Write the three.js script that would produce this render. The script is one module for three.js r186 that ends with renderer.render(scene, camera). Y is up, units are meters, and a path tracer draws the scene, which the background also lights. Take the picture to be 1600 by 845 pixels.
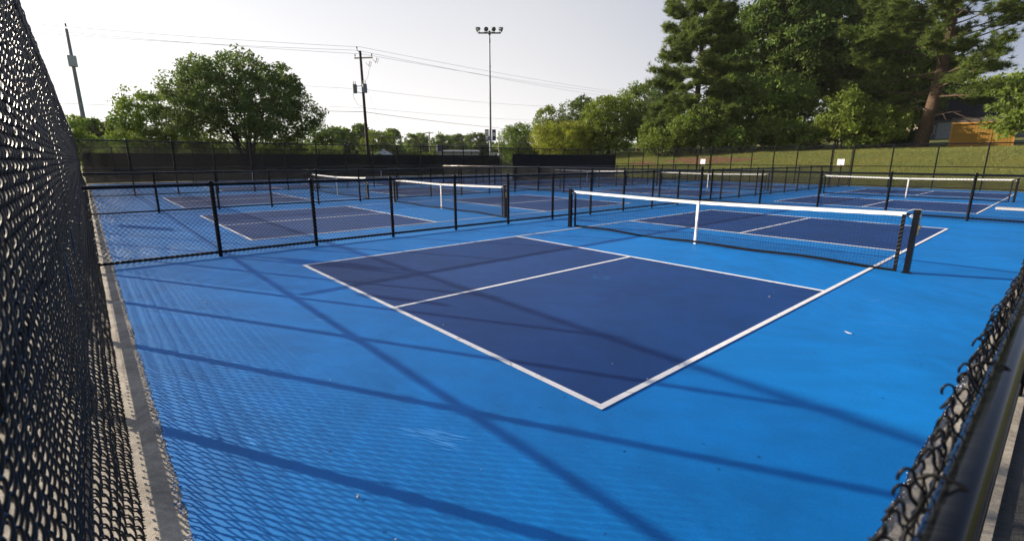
import * as THREE from 'three';
import { mergeGeometries } from 'three/addons/utils/BufferGeometryUtils.js';
import { ImprovedNoise } from 'three/addons/math/ImprovedNoise.js';

// ------------------------------------------------------------------ camera, sky, sun, exposure
// The place is surveyed in (u, v, h): v runs along the near sideline away from the camera, u to the left of it.
const V = (u, v, h = 0) => new THREE.Vector3(-u, h, -v);
const scene = new THREE.Scene();
const camera = new THREE.PerspectiveCamera(58.47, 1024 / 540, 0.05, 4000);
camera.position.copy(V(-1.862, -2.43, 1.67));
{
  const yaw = 49.04 * Math.PI / 180, pitch = -12.97 * Math.PI / 180;
  camera.lookAt(camera.position.clone().add(V(Math.sin(yaw) * Math.cos(pitch), Math.cos(yaw) * Math.cos(pitch), Math.sin(pitch))));
}
camera.focus = 9; camera.userData.fStop = 3.6;

const SUN_EL = 17.4 * Math.PI / 180, SUN_AZ = { u: 0.878, v: -0.479 };
const sunDir = V(SUN_AZ.u * Math.cos(SUN_EL), SUN_AZ.v * Math.cos(SUN_EL), Math.sin(SUN_EL)).normalize();
{
  const W = 1024, H = 512, data = new Float32Array(W * H * 4), d = new THREE.Vector3();
  const horizonCol = [0.875, 0.845, 0.81], zenithCol = [0.12, 0.185, 0.335], sunCol = [1.0, 0.93, 0.82];
  for (let j = 0; j < H; j++) for (let i = 0; i < W; i++) {
    const ph = ((i + 0.5) / W - 0.5) * 2 * Math.PI, el = ((j + 0.5) / H - 0.5) * Math.PI;
    d.set(Math.cos(el) * Math.cos(ph), Math.sin(el), Math.cos(el) * Math.sin(ph));
    const c = THREE.MathUtils.clamp(d.dot(sunDir), -1, 1), ang = Math.acos(c) * 180 / Math.PI, up = Math.max(0, d.y);
    const k = Math.pow(up, 0.62);                                     // haze thins upwards
    const side = Math.exp(-Math.max(0, ang - 20) / 105);              // the hazy air is brighter towards the sun
    const clear = THREE.MathUtils.smoothstep(ang, 62, 125);           // and bluer away from it
    const glow = 0.42 * Math.exp(-ang / 22) + 1.3 * Math.exp(-ang / 7);
    for (let q = 0; q < 3; q++) {
      const air = horizonCol[q] * (1 - k) + zenithCol[q] * k;
      const haze = air * (1 - clear * (0.30 + 0.42 * Math.min(1, up * 4)) * [1, 0.82, 0.46][q]);
      data[(j * W + i) * 4 + q] = 0.71 * (haze * (0.42 + 0.72 * side) + glow * sunCol[q] + 0.16 * side * (1 - k) * sunCol[q]);
    }
    data[(j * W + i) * 4 + 3] = 1;
  }
  const sky = new THREE.DataTexture(data, W, H, THREE.RGBAFormat, THREE.FloatType);
  sky.mapping = THREE.EquirectangularReflectionMapping; sky.magFilter = THREE.LinearFilter; sky.needsUpdate = true;
  scene.background = sky; scene.environment = sky;
}
const sun = new THREE.DirectionalLight(new THREE.Color().setRGB(1.0, 0.86, 0.68), 5.0);
sun.position.copy(sunDir.clone().multiplyScalar(120).add(V(15, 15)));
sun.target.position.copy(V(15, 15)); sun.castShadow = true; sun.shadow.radius = 0.9; sun.shadow.mapSize.set(4096, 4096);
Object.assign(sun.shadow.camera, { left: -80, right: 80, top: 60, bottom: -60, near: 1, far: 320 });
scene.add(sun, sun.target);
const renderer = new THREE.WebGLRenderer({ antialias: true });
renderer.setSize(1024, 540); renderer.shadowMap.enabled = true;
renderer.toneMapping = THREE.LinearToneMapping; renderer.toneMappingExposure = 1.95;
scene.fog = new THREE.FogExp2(new THREE.Color().setRGB(0.86, 0.85, 0.83), 0.00012);

// ------------------------------------------------------------------ helpers
function rng(seed) { let a = seed >>> 0; return () => { a = (a + 0x6d2b79f5) | 0; let t = Math.imul(a ^ (a >>> 15), 1 | a); t = (t + Math.imul(t ^ (t >>> 7), 61 | t)) ^ t; return ((t ^ (t >>> 14)) >>> 0) / 4294967296; }; }
const noise = new ImprovedNoise();
const fbm = (x, y, z, o = 4) => { let s = 0, a = 0.5; for (let i = 0; i < o; i++) { s += a * noise.noise(x, y, z); x *= 2.03; y *= 2.03; z *= 2.03; a *= 0.5; } return s; };
const used = {};
const numbered = (n) => { const k = used[n] = (used[n] ?? -1) + 1; return k ? `${n}_${String(k).padStart(3, '0')}` : n; };
function tag(o, label, category, group, kind) {
  if (label) o.userData.label = label;
  if (category) o.userData.category = category;
  if (group) o.userData.group = group;
  if (kind) o.userData.kind = kind;
  return o;
}
function thing(name, label, category, pos, turn = 0, group) {
  const o = new THREE.Group(); o.name = numbered(name); o.position.copy(pos); o.rotation.y = turn; scene.add(o);
  return tag(o, label, category, group);
}
function part(name, geometry, material, parent = scene) {
  const g = Array.isArray(geometry) ? mergeGeometries(geometry.map((x) => { const y = x.index ? x.toNonIndexed() : x; if (!y.attributes.uv) y.setAttribute('uv', new THREE.BufferAttribute(new Float32Array(y.attributes.position.count * 2), 2)); for (const k of Object.keys(y.attributes)) if (!['position', 'normal', 'uv'].includes(k)) y.deleteAttribute(k); return y; })) : geometry;
  const m = new THREE.Mesh(g, material); m.name = parent === scene ? numbered(name) : name; m.castShadow = m.receiveShadow = true;
  if (parent !== scene) { const n = parent.children.filter((c) => c.name === name || c.name.replace(/_\d{3}$/, '') === name).length; if (n) m.name = `${name}_${String(n).padStart(3, '0')}`; }
  parent.add(m); return m;
}
const struct = (name, g, m) => tag(part(name, g, m), null, null, null, 'structure');
const rgb = (r, g, b) => new THREE.Color().setRGB(r, g, b);
const mat = (r, g, b, roughness = 0.8, more = {}) => new THREE.MeshStandardMaterial({ color: rgb(r, g, b), roughness, ...more });
const box = (w, h, d, x = 0, y = 0, z = 0) => new THREE.BoxGeometry(w, h, d).translate(x, y, z);
const cyl = (r0, r1, h, x = 0, y = 0, z = 0, n = 12) => new THREE.CylinderGeometry(r1, r0, h, n).translate(x, y + h / 2, z);   // r0 at the foot
function tube(pts, radii, sides = 6, closedEnds = true) {                  // tapered tube through points
  const pos = [], nor = [], idx = [], uv = []; let prev = new THREE.Vector3(0.31, 0.12, 0.94), len = 0;
  for (let i = 0; i < pts.length; i++) {
    const a = pts[Math.max(0, i - 1)], b = pts[Math.min(pts.length - 1, i + 1)], t = b.clone().sub(a).normalize();
    const n1 = prev.clone().addScaledVector(t, -prev.dot(t)).normalize(), n2 = t.clone().cross(n1); prev = n1;
    const r = Array.isArray(radii) ? radii[i] : radii; if (i) len += pts[i].distanceTo(pts[i - 1]);
    for (let s = 0; s <= sides; s++) {
      const f = s / sides * Math.PI * 2, n = n1.clone().multiplyScalar(Math.cos(f)).addScaledVector(n2, Math.sin(f));
      pos.push(pts[i].x + n.x * r, pts[i].y + n.y * r, pts[i].z + n.z * r); nor.push(n.x, n.y, n.z); uv.push(s / sides, len);
    }
    if (i) for (let s = 0; s < sides; s++) { const k = sides + 1, p = (i - 1) * k + s, q = i * k + s; idx.push(p, p + 1, q, q, p + 1, q + 1); }
  }
  const g = new THREE.BufferGeometry();
  g.setAttribute('position', new THREE.Float32BufferAttribute(pos, 3)); g.setAttribute('normal', new THREE.Float32BufferAttribute(nor, 3)); g.setAttribute('uv', new THREE.Float32BufferAttribute(uv, 2)); g.setIndex(idx);
  return g;
}
const bar = (a, b, r, n = 6) => tube([a, b], r, n);
function inst(name, geometry, material, matrices, parent, colors) {
  const m = new THREE.InstancedMesh(geometry, material, matrices.length); m.name = parent === scene ? numbered(name) : name;
  matrices.forEach((x, i) => m.setMatrixAt(i, x));
  if (colors) colors.forEach((c, i) => m.setColorAt(i, c));
  m.castShadow = m.receiveShadow = true; m.userData.kind = 'stuff'; parent.add(m); return m;
}
function noiseTexture(size, fn, srgb = false, repeat = [1, 1]) {
  const d = new Uint8Array(size * size * 4);
  for (let j = 0; j < size; j++) for (let i = 0; i < size; i++) { const c = fn(i / size, j / size, i, j); for (let k = 0; k < 3; k++) d[(j * size + i) * 4 + k] = Math.max(0, Math.min(255, c[k])); d[(j * size + i) * 4 + 3] = 255; }
  const t = new THREE.DataTexture(d, size, size); t.wrapS = t.wrapT = THREE.RepeatWrapping; t.magFilter = THREE.LinearFilter; t.minFilter = THREE.LinearMipmapLinearFilter; t.generateMipmaps = true;
  t.repeat.set(...repeat); if (srgb) t.colorSpace = THREE.SRGBColorSpace; t.needsUpdate = true; return t;
}
// noise that tiles over [0,1)
const tiled = (x, y, f, z, o = 4) => { const a = x * Math.PI * 2, b = y * Math.PI * 2; return fbm(Math.cos(a) * f + 7 + z, Math.sin(a) * f + Math.cos(b) * f * 1.13 + z, Math.sin(b) * f - z, o); };
function uvMetres(g) { const p = g.attributes.position, uv = new Float32Array(p.count * 2); for (let i = 0; i < p.count; i++) { uv[i * 2] = p.getX(i); uv[i * 2 + 1] = p.getZ(i); } g.setAttribute('uv', new THREE.BufferAttribute(uv, 2)); return g; }

// ------------------------------------------------------------------ materials
const rGrain = rng(11);
const sandBump = noiseTexture(512, () => { const k = 128 + (rGrain() - 0.5) * 200; return [k, k, k]; }, false, [1 / 0.8, 1 / 0.8]);
const rScuff = rng(5);
const paintTex = (() => {                                              // acrylic court paint: squeegee marks, wear and ball scuffs, tile of 7 m
  const S = 1024, c = document.createElement('canvas'); c.width = c.height = S; const x = c.getContext('2d'), im = x.createImageData(S, S);
  for (let j = 0; j < S; j++) for (let i = 0; i < S; i++) {
    const a = tiled(i / S, j / S, 1.1, 3) * 26 + tiled(i / S, j / S, 5, 9, 3) * 16 + (rScuff() - 0.5) * 12, k = 218 + a * 1.25;
    im.data[(j * S + i) * 4] = k; im.data[(j * S + i) * 4 + 1] = k; im.data[(j * S + i) * 4 + 2] = k; im.data[(j * S + i) * 4 + 3] = 255;
  }
  x.putImageData(im, 0, 0); x.lineCap = 'round';
  for (let k = 0; k < 90; k++) {
    const px = 30 + rScuff() * (S - 60), py = 30 + rScuff() * (S - 60), a = rScuff() * 6.28, l = 2 + rScuff() * rScuff() * 26;
    x.strokeStyle = `rgba(255,255,255,${0.1 + rScuff() * 0.35})`; x.lineWidth = 0.6 + rScuff() * 1.1; x.beginPath(); x.moveTo(px, py); x.quadraticCurveTo(px + Math.cos(a) * l * 0.5 + rScuff() * 4, py + Math.sin(a) * l * 0.5, px + Math.cos(a) * l, py + Math.sin(a) * l); x.stroke();
  }
  for (let k = 0; k < 46; k++) { const px = rScuff() * S, py = rScuff() * S, a = rScuff() * 6.28, l = 12 + rScuff() * 60; x.strokeStyle = `rgba(255,255,255,${0.04 + rScuff() * 0.1})`; x.lineWidth = 5 + rScuff() * 12; x.beginPath(); x.moveTo(px, py); x.lineTo(px + Math.cos(a) * l, py + Math.sin(a) * l); x.stroke(); }
  for (let k = 0; k < 260; k++) { x.fillStyle = `rgba(${rScuff() < 0.5 ? '40,40,45' : '255,250,240'},${0.25 + rScuff() * 0.4})`; x.fillRect(rScuff() * S, rScuff() * S, 1 + rScuff() * 1.6, 1 + rScuff() * 1.6); }
  const t = new THREE.CanvasTexture(c); t.wrapS = t.wrapT = THREE.RepeatWrapping; t.colorSpace = THREE.SRGBColorSpace; t.repeat.set(1 / 7, 1 / 7); return t;
})();
const lineTex = noiseTexture(512, (x, y) => { const w = tiled(x, y, 6, 21, 4), q = tiled(x, y, 2, 33, 2), k = 236 + q * 22 - Math.max(0, w - 0.16) * 190 + (rScuff() - 0.5) * 22; return [k, k, k * 1.01]; }, true, [0.5, 0.5]);
const court = (r, g, b, rough) => new THREE.MeshPhysicalMaterial({ color: rgb(r, g, b), roughness: rough, specularIntensity: 0.46, map: paintTex, bumpMap: sandBump, bumpScale: 0.0006 });
const M = {
  binding: new THREE.MeshPhysicalMaterial({ color: rgb(0.008, 0.008, 0.009), roughness: 0.85, specularIntensity: 0.2 }),
  blue: court(0.0005, 0.245, 0.74, 0.6), navy: court(0.008, 0.066, 0.26, 0.6), line: mat(0.95, 0.95, 0.94, 0.7, { map: lineTex, bumpMap: sandBump, bumpScale: 0.0006 }),
  vinyl: new THREE.MeshPhysicalMaterial({ color: rgb(0.008, 0.009, 0.011), roughness: 0.13, specularIntensity: 0.42 }), wire: new THREE.MeshPhysicalMaterial({ color: rgb(0.011, 0.0105, 0.010), roughness: 0.42, specularIntensity: 0.6 }), farWire: new THREE.MeshPhysicalMaterial({ color: rgb(0.010, 0.010, 0.011), roughness: 0.5, specularIntensity: 0.25 }), netCord: mat(0.007, 0.007, 0.009, 0.75),
  tape: mat(0.8, 0.79, 0.77, 0.85), steel: mat(0.5, 0.5, 0.5, 0.35, { metalness: 0.9 }), brass: mat(0.55, 0.42, 0.2, 0.4, { metalness: 0.8 }),
};
const concreteTex = noiseTexture(512, (x, y) => { const k = 190 + tiled(x, y, 1.4, 1) * 70 + tiled(x, y, 9, 4, 3) * 40 + (rGrain() - 0.5) * 40; return [k, k * 0.985, k * 0.95]; }, true, [0.5, 0.5]);
const concreteBump = noiseTexture(256, () => { const k = rGrain() * 255; return [k, k, k]; }, false, [2, 2]);
M.concrete = mat(0.62, 0.58, 0.52, 0.92, { map: concreteTex, bumpMap: concreteBump, bumpScale: 0.002 });
M.asphalt = mat(0.11, 0.115, 0.12, 0.95, { map: concreteTex, bumpMap: concreteBump, bumpScale: 0.004 });
const grassTex = noiseTexture(512, (x, y) => { const a = tiled(x, y, 1.2, 2), b = tiled(x, y, 7, 5, 4), k = 175 + a * 90 + b * 90 + (rGrain() - 0.5) * 70; return [k * (1 + a * 0.25), k, k * 0.72]; }, true, [1 / 9, 1 / 9]);
M.grass = mat(0.24, 0.27, 0.045, 1, { map: grassTex });
M.soil = mat(0.3, 0.12, 0.055, 1, { map: concreteTex });
const barkTex = noiseTexture(256, (x, y) => { const k = 150 + tiled(x, y * 0.5, 6, 2, 4) * 190 + (rGrain() - 0.5) * 40; return [k, k * 0.93, k * 0.85]; }, true, [2, 0.7]);
const bark = (r, g, b) => mat(r, g, b, 0.95, { map: barkTex, bumpMap: barkTex, bumpScale: 0.03 });
const leafMat = (r, g, b) => new THREE.MeshPhysicalMaterial({ color: rgb(r, g, b), roughness: 0.75, transmission: 0.55, thickness: 0, side: THREE.DoubleSide, specularIntensity: 0.25 });

// ------------------------------------------------------------------ ground
const sstep = THREE.MathUtils.smoothstep;
function landHeight(u, v) {
  const d = v - 35.6; let h = -0.06;
  if (d > 0) { const k = 0.15; const side = 1 - sstep(u, 40, 62); h += side * (k * Math.min(d, 16) + 0.06 * Math.min(Math.max(0, d - 16), 40)) * sstep(d, 0, 2.5); h += 0.1 * fbm(u * 0.12, v * 0.12, 3, 3) * sstep(d, 1, 6); }
  const b = Math.hypot((u - 47.5) / 3.2, (v - 36.5) / 4.6); if (b < 1) h += 1.9 * Math.pow(Math.cos(b * Math.PI / 2), 1.3);
  return h;
}
{
  const us = [], vs = [];                                               // reaches past the far wood that closes the horizon
  for (let x = -326; x < -30; x += 37) us.push(x); for (let x = -30; x < 70; x += 1) us.push(x); for (let x = 70; x <= 480; x += 41) us.push(x);
  for (let x = -340; x < -20; x += 40) vs.push(x); for (let x = -20; x < 33; x += 4) vs.push(x); for (let x = 33; x < 100; x += 0.75) vs.push(x); for (let x = 100; x <= 480; x += 42) vs.push(x);
  const pos = [], idx = [], uv = [];
  for (const v of vs) for (const u of us) { pos.push(-u, landHeight(u, v), -v); uv.push(u, v); }
  for (let j = 0; j < vs.length - 1; j++) for (let i = 0; i < us.length - 1; i++) { const a = j * us.length + i, b = a + us.length; idx.push(a, b, a + 1, a + 1, b, b + 1); }
  const g = new THREE.BufferGeometry(); g.setAttribute('position', new THREE.Float32BufferAttribute(pos, 3)); g.setAttribute('uv', new THREE.Float32BufferAttribute(uv, 2)); g.setIndex(idx); g.computeVertexNormals();
  if (g.attributes.normal.getY(0) < 0) { for (let i = 0; i < idx.length; i += 3) [idx[i], idx[i + 1]] = [idx[i + 1], idx[i]]; g.setIndex(idx); g.computeVertexNormals(); }
  struct('ground', g, M.grass);
}
function flat(name, outline, y, material, depth) {                       // a slab with its top at y, outline in (u, v)
  const s = new THREE.Shape(outline.map(([u, v]) => new THREE.Vector2(-u, v)));
  const g = new THREE.ExtrudeGeometry(s, { depth, bevelEnabled: false, steps: 1 }); g.rotateX(-Math.PI / 2); g.translate(0, y - depth, 0);
  return uvMetres(g);
}
const rect = (u0, u1, v0, v1) => [[u0, v0], [u1, v0], [u1, v1], [u0, v1]];
{
  const r = rng(21), edge = [];                                          // the acrylic ends in a torn edge on the concrete
  for (let u = 42.5; u > -1.5; u -= u > 14 ? 0.6 : 0.035) edge.push([u, -2.3 + (fbm(u * 1.3, 0, 2) * 0.03 + fbm(u * 9, 3, 5) * 0.022) + (r() - 0.5) * 0.008]);
  for (let v = -2.3; v < 34.2; v += v > 12 ? 0.6 : 0.035) edge.push([-1.53 + fbm(v * 1.5, 8, 2) * 0.02 + fbm(v * 10, 3, 9) * 0.02, v]);
  edge.push([-1.53, 34.3], [42.5, 34.3]);
  struct('court_surface', flat('court', edge, 0, M.blue, 0.03), M.blue);
  struct('concrete_strip', [flat('', rect(-1.885, 42.7, -3.05, -2.2), -0.014, M.concrete, 0.12), flat('', rect(-1.885, -1.45, -2.2, 34.2), -0.014, M.concrete, 0.12), flat('', rect(-1.885, 42.7, 34.2, 34.85), -0.014, M.concrete, 0.12), flat('', rect(42.45, 42.95, -2.2, 34.2), -0.018, M.concrete, 0.12)], M.concrete);
  struct('pavement', flat('', rect(-8, 44, -8.5, -3.05), -0.03, M.concrete, 0.1), mat(0.5, 0.46, 0.41, 0.95, { map: concreteTex, bumpMap: concreteBump, bumpScale: 0.003 }));
  struct('path', flat('', rect(-4.6, -1.885, -3.05, 34.9), -0.034, M.asphalt, 0.1), M.asphalt);
  // crumbs of paint, grit and dead leaf along the torn edges
  const mats = [], cols = [], m = new THREE.Matrix4(), q = new THREE.Quaternion(), e = new THREE.Euler();
  for (let k = 0; k < 2800; k++) {
    const onSide = r() < 0.3, t = Math.pow(r(), 1.6) * (onSide ? 6 : 12) - (onSide ? 2.2 : 1.2), off = (r() + r() + r() - 1.5) * 0.02;
    const p = onSide ? V(-1.545 + off, t, 0.0) : V(t, -2.312 + off, 0.0);
    if (fbm((onSide ? 40 : 0) + t * 2.2, 5, 1) < -0.1) continue;
    e.set(r() * 6, r() * 6, r() * 6); const s = (0.0018 + r() * r() * 0.006) * (onSide ? 0.7 : 1); m.compose(p, q.setFromEuler(e), new THREE.Vector3(s * 1.6, s * 0.8, s)); mats.push(m.clone());
    const w = r(); cols.push(w < 0.55 ? rgb(0.75, 0.75, 0.77) : w < 0.78 ? rgb(0.02, 0.16, 0.5) : rgb(0.12, 0.09, 0.05));
  }
  tag(inst('paint_crumbs', new THREE.IcosahedronGeometry(1, 0), mat(1, 1, 1, 0.95), mats, scene, cols), 'crumbled white paint and grit along the torn edge of the blue surface', 'debris');
  const lm = [], lc = [];
  for (let k = 0; k < 110; k++) { const u = r() * 9 - 1.2, v = r() * 10 - 2, s = 0.002 + r() * r() * r() * 0.009; e.set((r() - 0.5) * 0.5, r() * 6, (r() - 0.5) * 0.5); m.compose(V(u, v, 0.012), q.setFromEuler(e), new THREE.Vector3(s * 2.2, s * 0.4, s)); lm.push(m.clone()); lc.push(r() < 0.5 ? rgb(0.5, 0.4, 0.3) : rgb(0.1, 0.08, 0.06)); }
  tag(inst('leaf_litter', new THREE.IcosahedronGeometry(1, 0), mat(1, 1, 1, 0.95), lm, scene, lc), 'tiny dry leaf bits scattered over the near court', 'debris');
}

{
  const g = new THREE.PlaneGeometry(0.085, 0.028, 12, 4).rotateX(-Math.PI / 2), p = g.attributes.position;      // curled dry leaf
  for (let i = 0; i < p.count; i++) { const x = p.getX(i), z = p.getZ(i), w = Math.sqrt(Math.max(0.02, 1 - Math.pow(x / 0.0426, 2))); p.setXYZ(i, x, 0.004 + 14 * z * z * 1.2 + 3.2 * x * x, z * w); }
  g.computeVertexNormals(); g.rotateY(-0.5).translate(0.639, 0.002, -3.006);
  tag(part('dry_leaf', g, mat(0.78, 0.72, 0.66, 0.8, { side: THREE.DoubleSide })), 'pale curled dry leaf lying on blue court right of the near sideline', 'leaf');
  const r = rng(88), sl = [];                                            // chalky rub marks on the paint
  for (const [u, v, n, L, a0, sp] of [[0.42, -1.0, 16, 0.16, 0.5, 0.13], [0.62, -1.12, 5, 0.1, 0.6, 0.05], [3.1, -0.72, 9, 0.13, 0.9, 0.1], [1.15, -1.9, 4, 0.06, 0.2, 0.03], [-0.62, 4.6, 8, 0.16, 1.2, 0.25], [-0.9, 3.7, 6, 0.12, 0.4, 0.2], [2.4, 3.0, 5, 0.07, 1.0, 0.2]]) for (let k = 0; k < n; k++) {
    const l = L * (0.3 + r()), w = 0.004 + r() * 0.012, a = a0 + (r() - 0.5) * 0.22, s = new THREE.Shape(); s.moveTo(-l, 0); s.quadraticCurveTo(0, w * 1.6, l, w * (r() - 0.5)); s.quadraticCurveTo(0.2 * l, -w, -l, 0);
    sl.push(new THREE.ShapeGeometry(s, 6).rotateX(-Math.PI / 2).rotateY(a).translate(-u + (r() - 0.5) * sp * 2, (v > 0 && u > 0 ? 0.0055 : 0.0012) + k * 0.00006, -v + (r() - 0.5) * sp));
  }
  struct('scuff_mark', sl, mat(0.03, 0.275, 0.72, 0.9));
}
// ------------------------------------------------------------------ painted courts
const CL = 13.411, CW = 6.096, KIT = 2.134, LW = 0.051;
function paintCourt(cu, cv, along = true, detail = true) {                // centre of the court; along: its length runs along v
  const o = new THREE.Group(); o.name = numbered('court_marking'); o.position.copy(V(cu, cv, 0)); if (!along) o.rotation.y = Math.PI / 2; o.userData.kind = 'structure'; scene.add(o);
  const slab = (name, x0, x1, z0, z1, top, m) => part(name, uvMetres(new THREE.BoxGeometry(x1 - x0, 0.003, z1 - z0).translate((x0 + x1) / 2, top - 0.0015, (z0 + z1) / 2)), m, o);
  for (const s of [-1, 1]) { const a = s * KIT, b = s * CL / 2; slab('service_court', -CW / 2, CW / 2, Math.min(a, b), Math.max(a, b), 0.0045, M.navy); }
  const L = (x0, x1, z0, z1) => slab('painted_line', x0, x1, z0, z1, 0.0085, M.line), h = LW / 2;
  for (const s of [-1, 1]) {
    L(s > 0 ? CW / 2 - LW : -CW / 2, s > 0 ? CW / 2 : -CW / 2 + LW, -CL / 2, CL / 2);
    L(-CW / 2 + LW, CW / 2 - LW, s > 0 ? CL / 2 - LW : -CL / 2, s > 0 ? CL / 2 : -CL / 2 + LW);
    L(-CW / 2 + LW, CW / 2 - LW, s * (KIT - 0.025) - h, s * (KIT - 0.025) + h);
    const a = s * (KIT + 0.0005), b = s * (CL / 2 - LW); L(-h, h, Math.min(a, b), Math.max(a, b));
  }
  return o;
}
const COLS = [3.048, 12.37, 21.6], ROWS = [6.705, 25.2], FAR = [[34.5, 6.05], [34.5, 15.35], [34.5, 24.65]];
for (const cv of ROWS) for (const cu of COLS) paintCourt(cu, cv);
for (const [cu, cv] of FAR) paintCourt(cu, cv, false);

// ------------------------------------------------------------------ chain link
const MESH_W = 0.072, PITCH = MESH_W / 2;
function wireGeometry(y0, y1, sides, dia, bulge, knuckle, fine) {          // one picket of chain link: a flattened zigzag from y0 to y1
  const pts = [], half = PITCH, n = Math.round((y1 - y0) / half), r = dia / 2, amp = PITCH + dia * 0.9;
  const off = fine ? [0.07, 0.25, 0.5, 0.75, 0.93] : [0.08, 0.92];
  const at = (t) => { const k = Math.floor(t), f = t - k, up = k % 2 === 0, x = (up ? f : 1 - f) * amp - dia * 0.45, s = Math.sin(Math.min(1, Math.max(0, f)) * Math.PI), y = y0 + t * half; return new THREE.Vector3(x, y, (up ? 1 : -1) * s * dia * 0.62 + (bulge ? bulge(y) : 0)); };
  if (knuckle) { const b = at(0); pts.push(new THREE.Vector3(b.x + 0.012, b.y - 0.004, b.z + 0.006)); }
  for (let k = 0; k < n; k++) for (const f of off) pts.push(at(k + f));
  if (knuckle) { const e = at(n - 0.07), s = n % 2 ? 1 : -1, R = 0.0092; for (let k = 1; k <= 9; k++) { const f = k / 9 * 4.4; pts.push(new THREE.Vector3(e.x + s * (R * (1 - Math.cos(f)) + 0.004 * Math.sin(f)), e.y + R * 1.25 * Math.sin(f) + 0.004, e.z - 0.0016 * k)); } }
  return tube(pts, r, sides);
}
const WIRES = {};
function postGeometry(h, r, cap) {
  const parts = [cyl(r, r, h, 0, -0.05, 0, 14)];
  parts.push(new THREE.SphereGeometry(r * 1.14, 12, 6, 0, 6.283, 0, Math.PI / 2).translate(0, h - 0.05, 0), cyl(r * 1.14, r * 1.14, 0.04, 0, h - 0.09, 0, 14));
  for (const y of cap) parts.push(cyl(r * 1.13, r * 1.13, 0.024, 0, y - 0.012, 0, 14), box(0.02, 0.02, 0.05, 0, y, -r * 1.3));
  return parts;
}
// from, to in (u, v). Local x runs along the fence, local z is the side of the fabric when fab = 1.
function fence({ name, label, category = 'fence', group, from, to, h, posts, thick = [], mid, fab = -1, wireDia = 0.0072, detail = 'far', bottom = 0.1, gaps = [], bulge, fabOff, nearTo = 0, railR, railFrom = 0, deflect }) {
  const du = to[0] - from[0], dv = to[1] - from[1], L = Math.hypot(du, dv), turn = Math.atan2(dv, -du);
  const t = thing(name, label, category, V(from[0], from[1], 0), turn, group);
  const R = h > 2 ? 0.036 : 0.034, RR = railR ?? (h > 2 ? 0.024 : 0.026);
  const pg = mergeGeometries(postGeometry(h + 0.05, R, [h - 0.02, bottom].concat(mid ? [mid] : [])).map((g) => g.toNonIndexed())), tg = mergeGeometries(postGeometry(h + 0.12, R * 1.35, [h - 0.02, bottom, h * 0.55]).map((g) => g.toNonIndexed()));
  for (const s of posts) part('post', pg, M.vinyl, t).position.x = s;
  for (const s of thick) part('post', tg, M.vinyl, t).position.x = s;
  const spans = []; let a = railFrom; for (const [g0, g1] of gaps.concat([[L, L]])) { if (g0 > a) spans.push([a, g0]); a = g1; }
  for (const [a, b] of spans) {
    const rail = (n, y, r) => part(n, new THREE.CylinderGeometry(r, r, b - a, 12).rotateZ(Math.PI / 2).translate((a + b) / 2, y, 0), M.vinyl, t);
    rail('top_rail', h - 0.028, RR + 0.003); rail('bottom_rail', bottom, RR - 0.002); if (mid) rail('middle_rail', mid, RR - 0.001);
  }
  let odd = 0; const z0 = fabOff ?? fab * (R + 0.006), groups = {}, m = new THREE.Matrix4(), rr = rng(Math.round(L * 100));
  for (let x = 0.02; x < L - 0.03; x += PITCH) {
    if (gaps.some(([g0, g1]) => x > g0 - 0.02 && x < g1)) continue;
    const near = x < nearTo, key = [h, near ? 'near' : detail, !!bulge, wireDia, bottom].join();
    WIRES[key] ??= near ? wireGeometry(0.03, h - 0.014, 7, wireDia, bulge, true, true) : wireGeometry(0.03, h - 0.01, detail === 'mid' ? 5 : 4, wireDia, bulge, false, detail === 'mid');
    odd = 1 - odd; const wm = m.clone().makeTranslation(x, (odd - 0.5) * PITCH + (rr() - 0.5) * 0.003, z0 + (bulge ? 0.018 * fbm(x * 0.9, 0, 4) + 0.006 * (rr() - 0.5) : 0));
    if (deflect) { const w = deflect(x); wm.elements[14] += w * 0.25; wm.elements[6] = w * 0.5; }
    if (near && !bulge) { const px = wm.elements[12], py = wm.elements[13], pz = wm.elements[14]; wm.makeRotationY((rr() - 0.5) * 0.8); wm.elements[4] = (rr() - 0.5) * 0.012; wm.elements[6] = (rr() - 0.5) * 0.012; wm.elements[12] = px; wm.elements[13] = py + (rr() - 0.5) * 0.008; wm.elements[14] = pz; }    // the slack fabric leans out behind the camera
    (groups[key] ??= []).push(wm);
  }
  for (const k in groups) inst('chain_link_mesh', WIRES[k], k.includes('far') ? M.farWire : M.wire, groups[k], t);
  // tie wires round the rails and posts
  const ties = [], ring = new THREE.TorusGeometry(1, 0.09, 5, 12), q = new THREE.Quaternion(), zc = z0 * 0.4;
  const tie = (x, y, vert, r) => { q.setFromEuler(vert ? new THREE.Euler(Math.PI / 2, 0, rr() * 0.3) : new THREE.Euler((rr() - 0.5) * 0.2, Math.PI / 2 + (rr() - 0.5) * 0.5, 0)); ties.push(new THREE.Matrix4().compose(new THREE.Vector3(x, y, zc), q, vert ? new THREE.Vector3(r * 1.12, r * 1.3, r) : new THREE.Vector3(r * (h > 2 ? 1.3 : 1.12), r * 1.06, r))); };
  const step = 0.55; for (let x = railFrom + 0.3; x < L; x += step) { if (gaps.some(([g0, g1]) => x > g0 && x < g1)) continue; tie(x, h - 0.028, false, RR + 0.008); tie(x + 0.1, bottom, false, RR + 0.006); if (mid) tie(x + 0.2, mid, false, RR + 0.006); }
  for (const s of posts) for (let y = 0.35; y < h - 0.1; y += 0.38) tie(s, y, true, R + 0.006);
  inst('tie_wire', ring, M.wire, ties, t);
  return t;
}
const every = (a, step, n) => Array.from({ length: n }, (_, k) => a + step * k);
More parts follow.
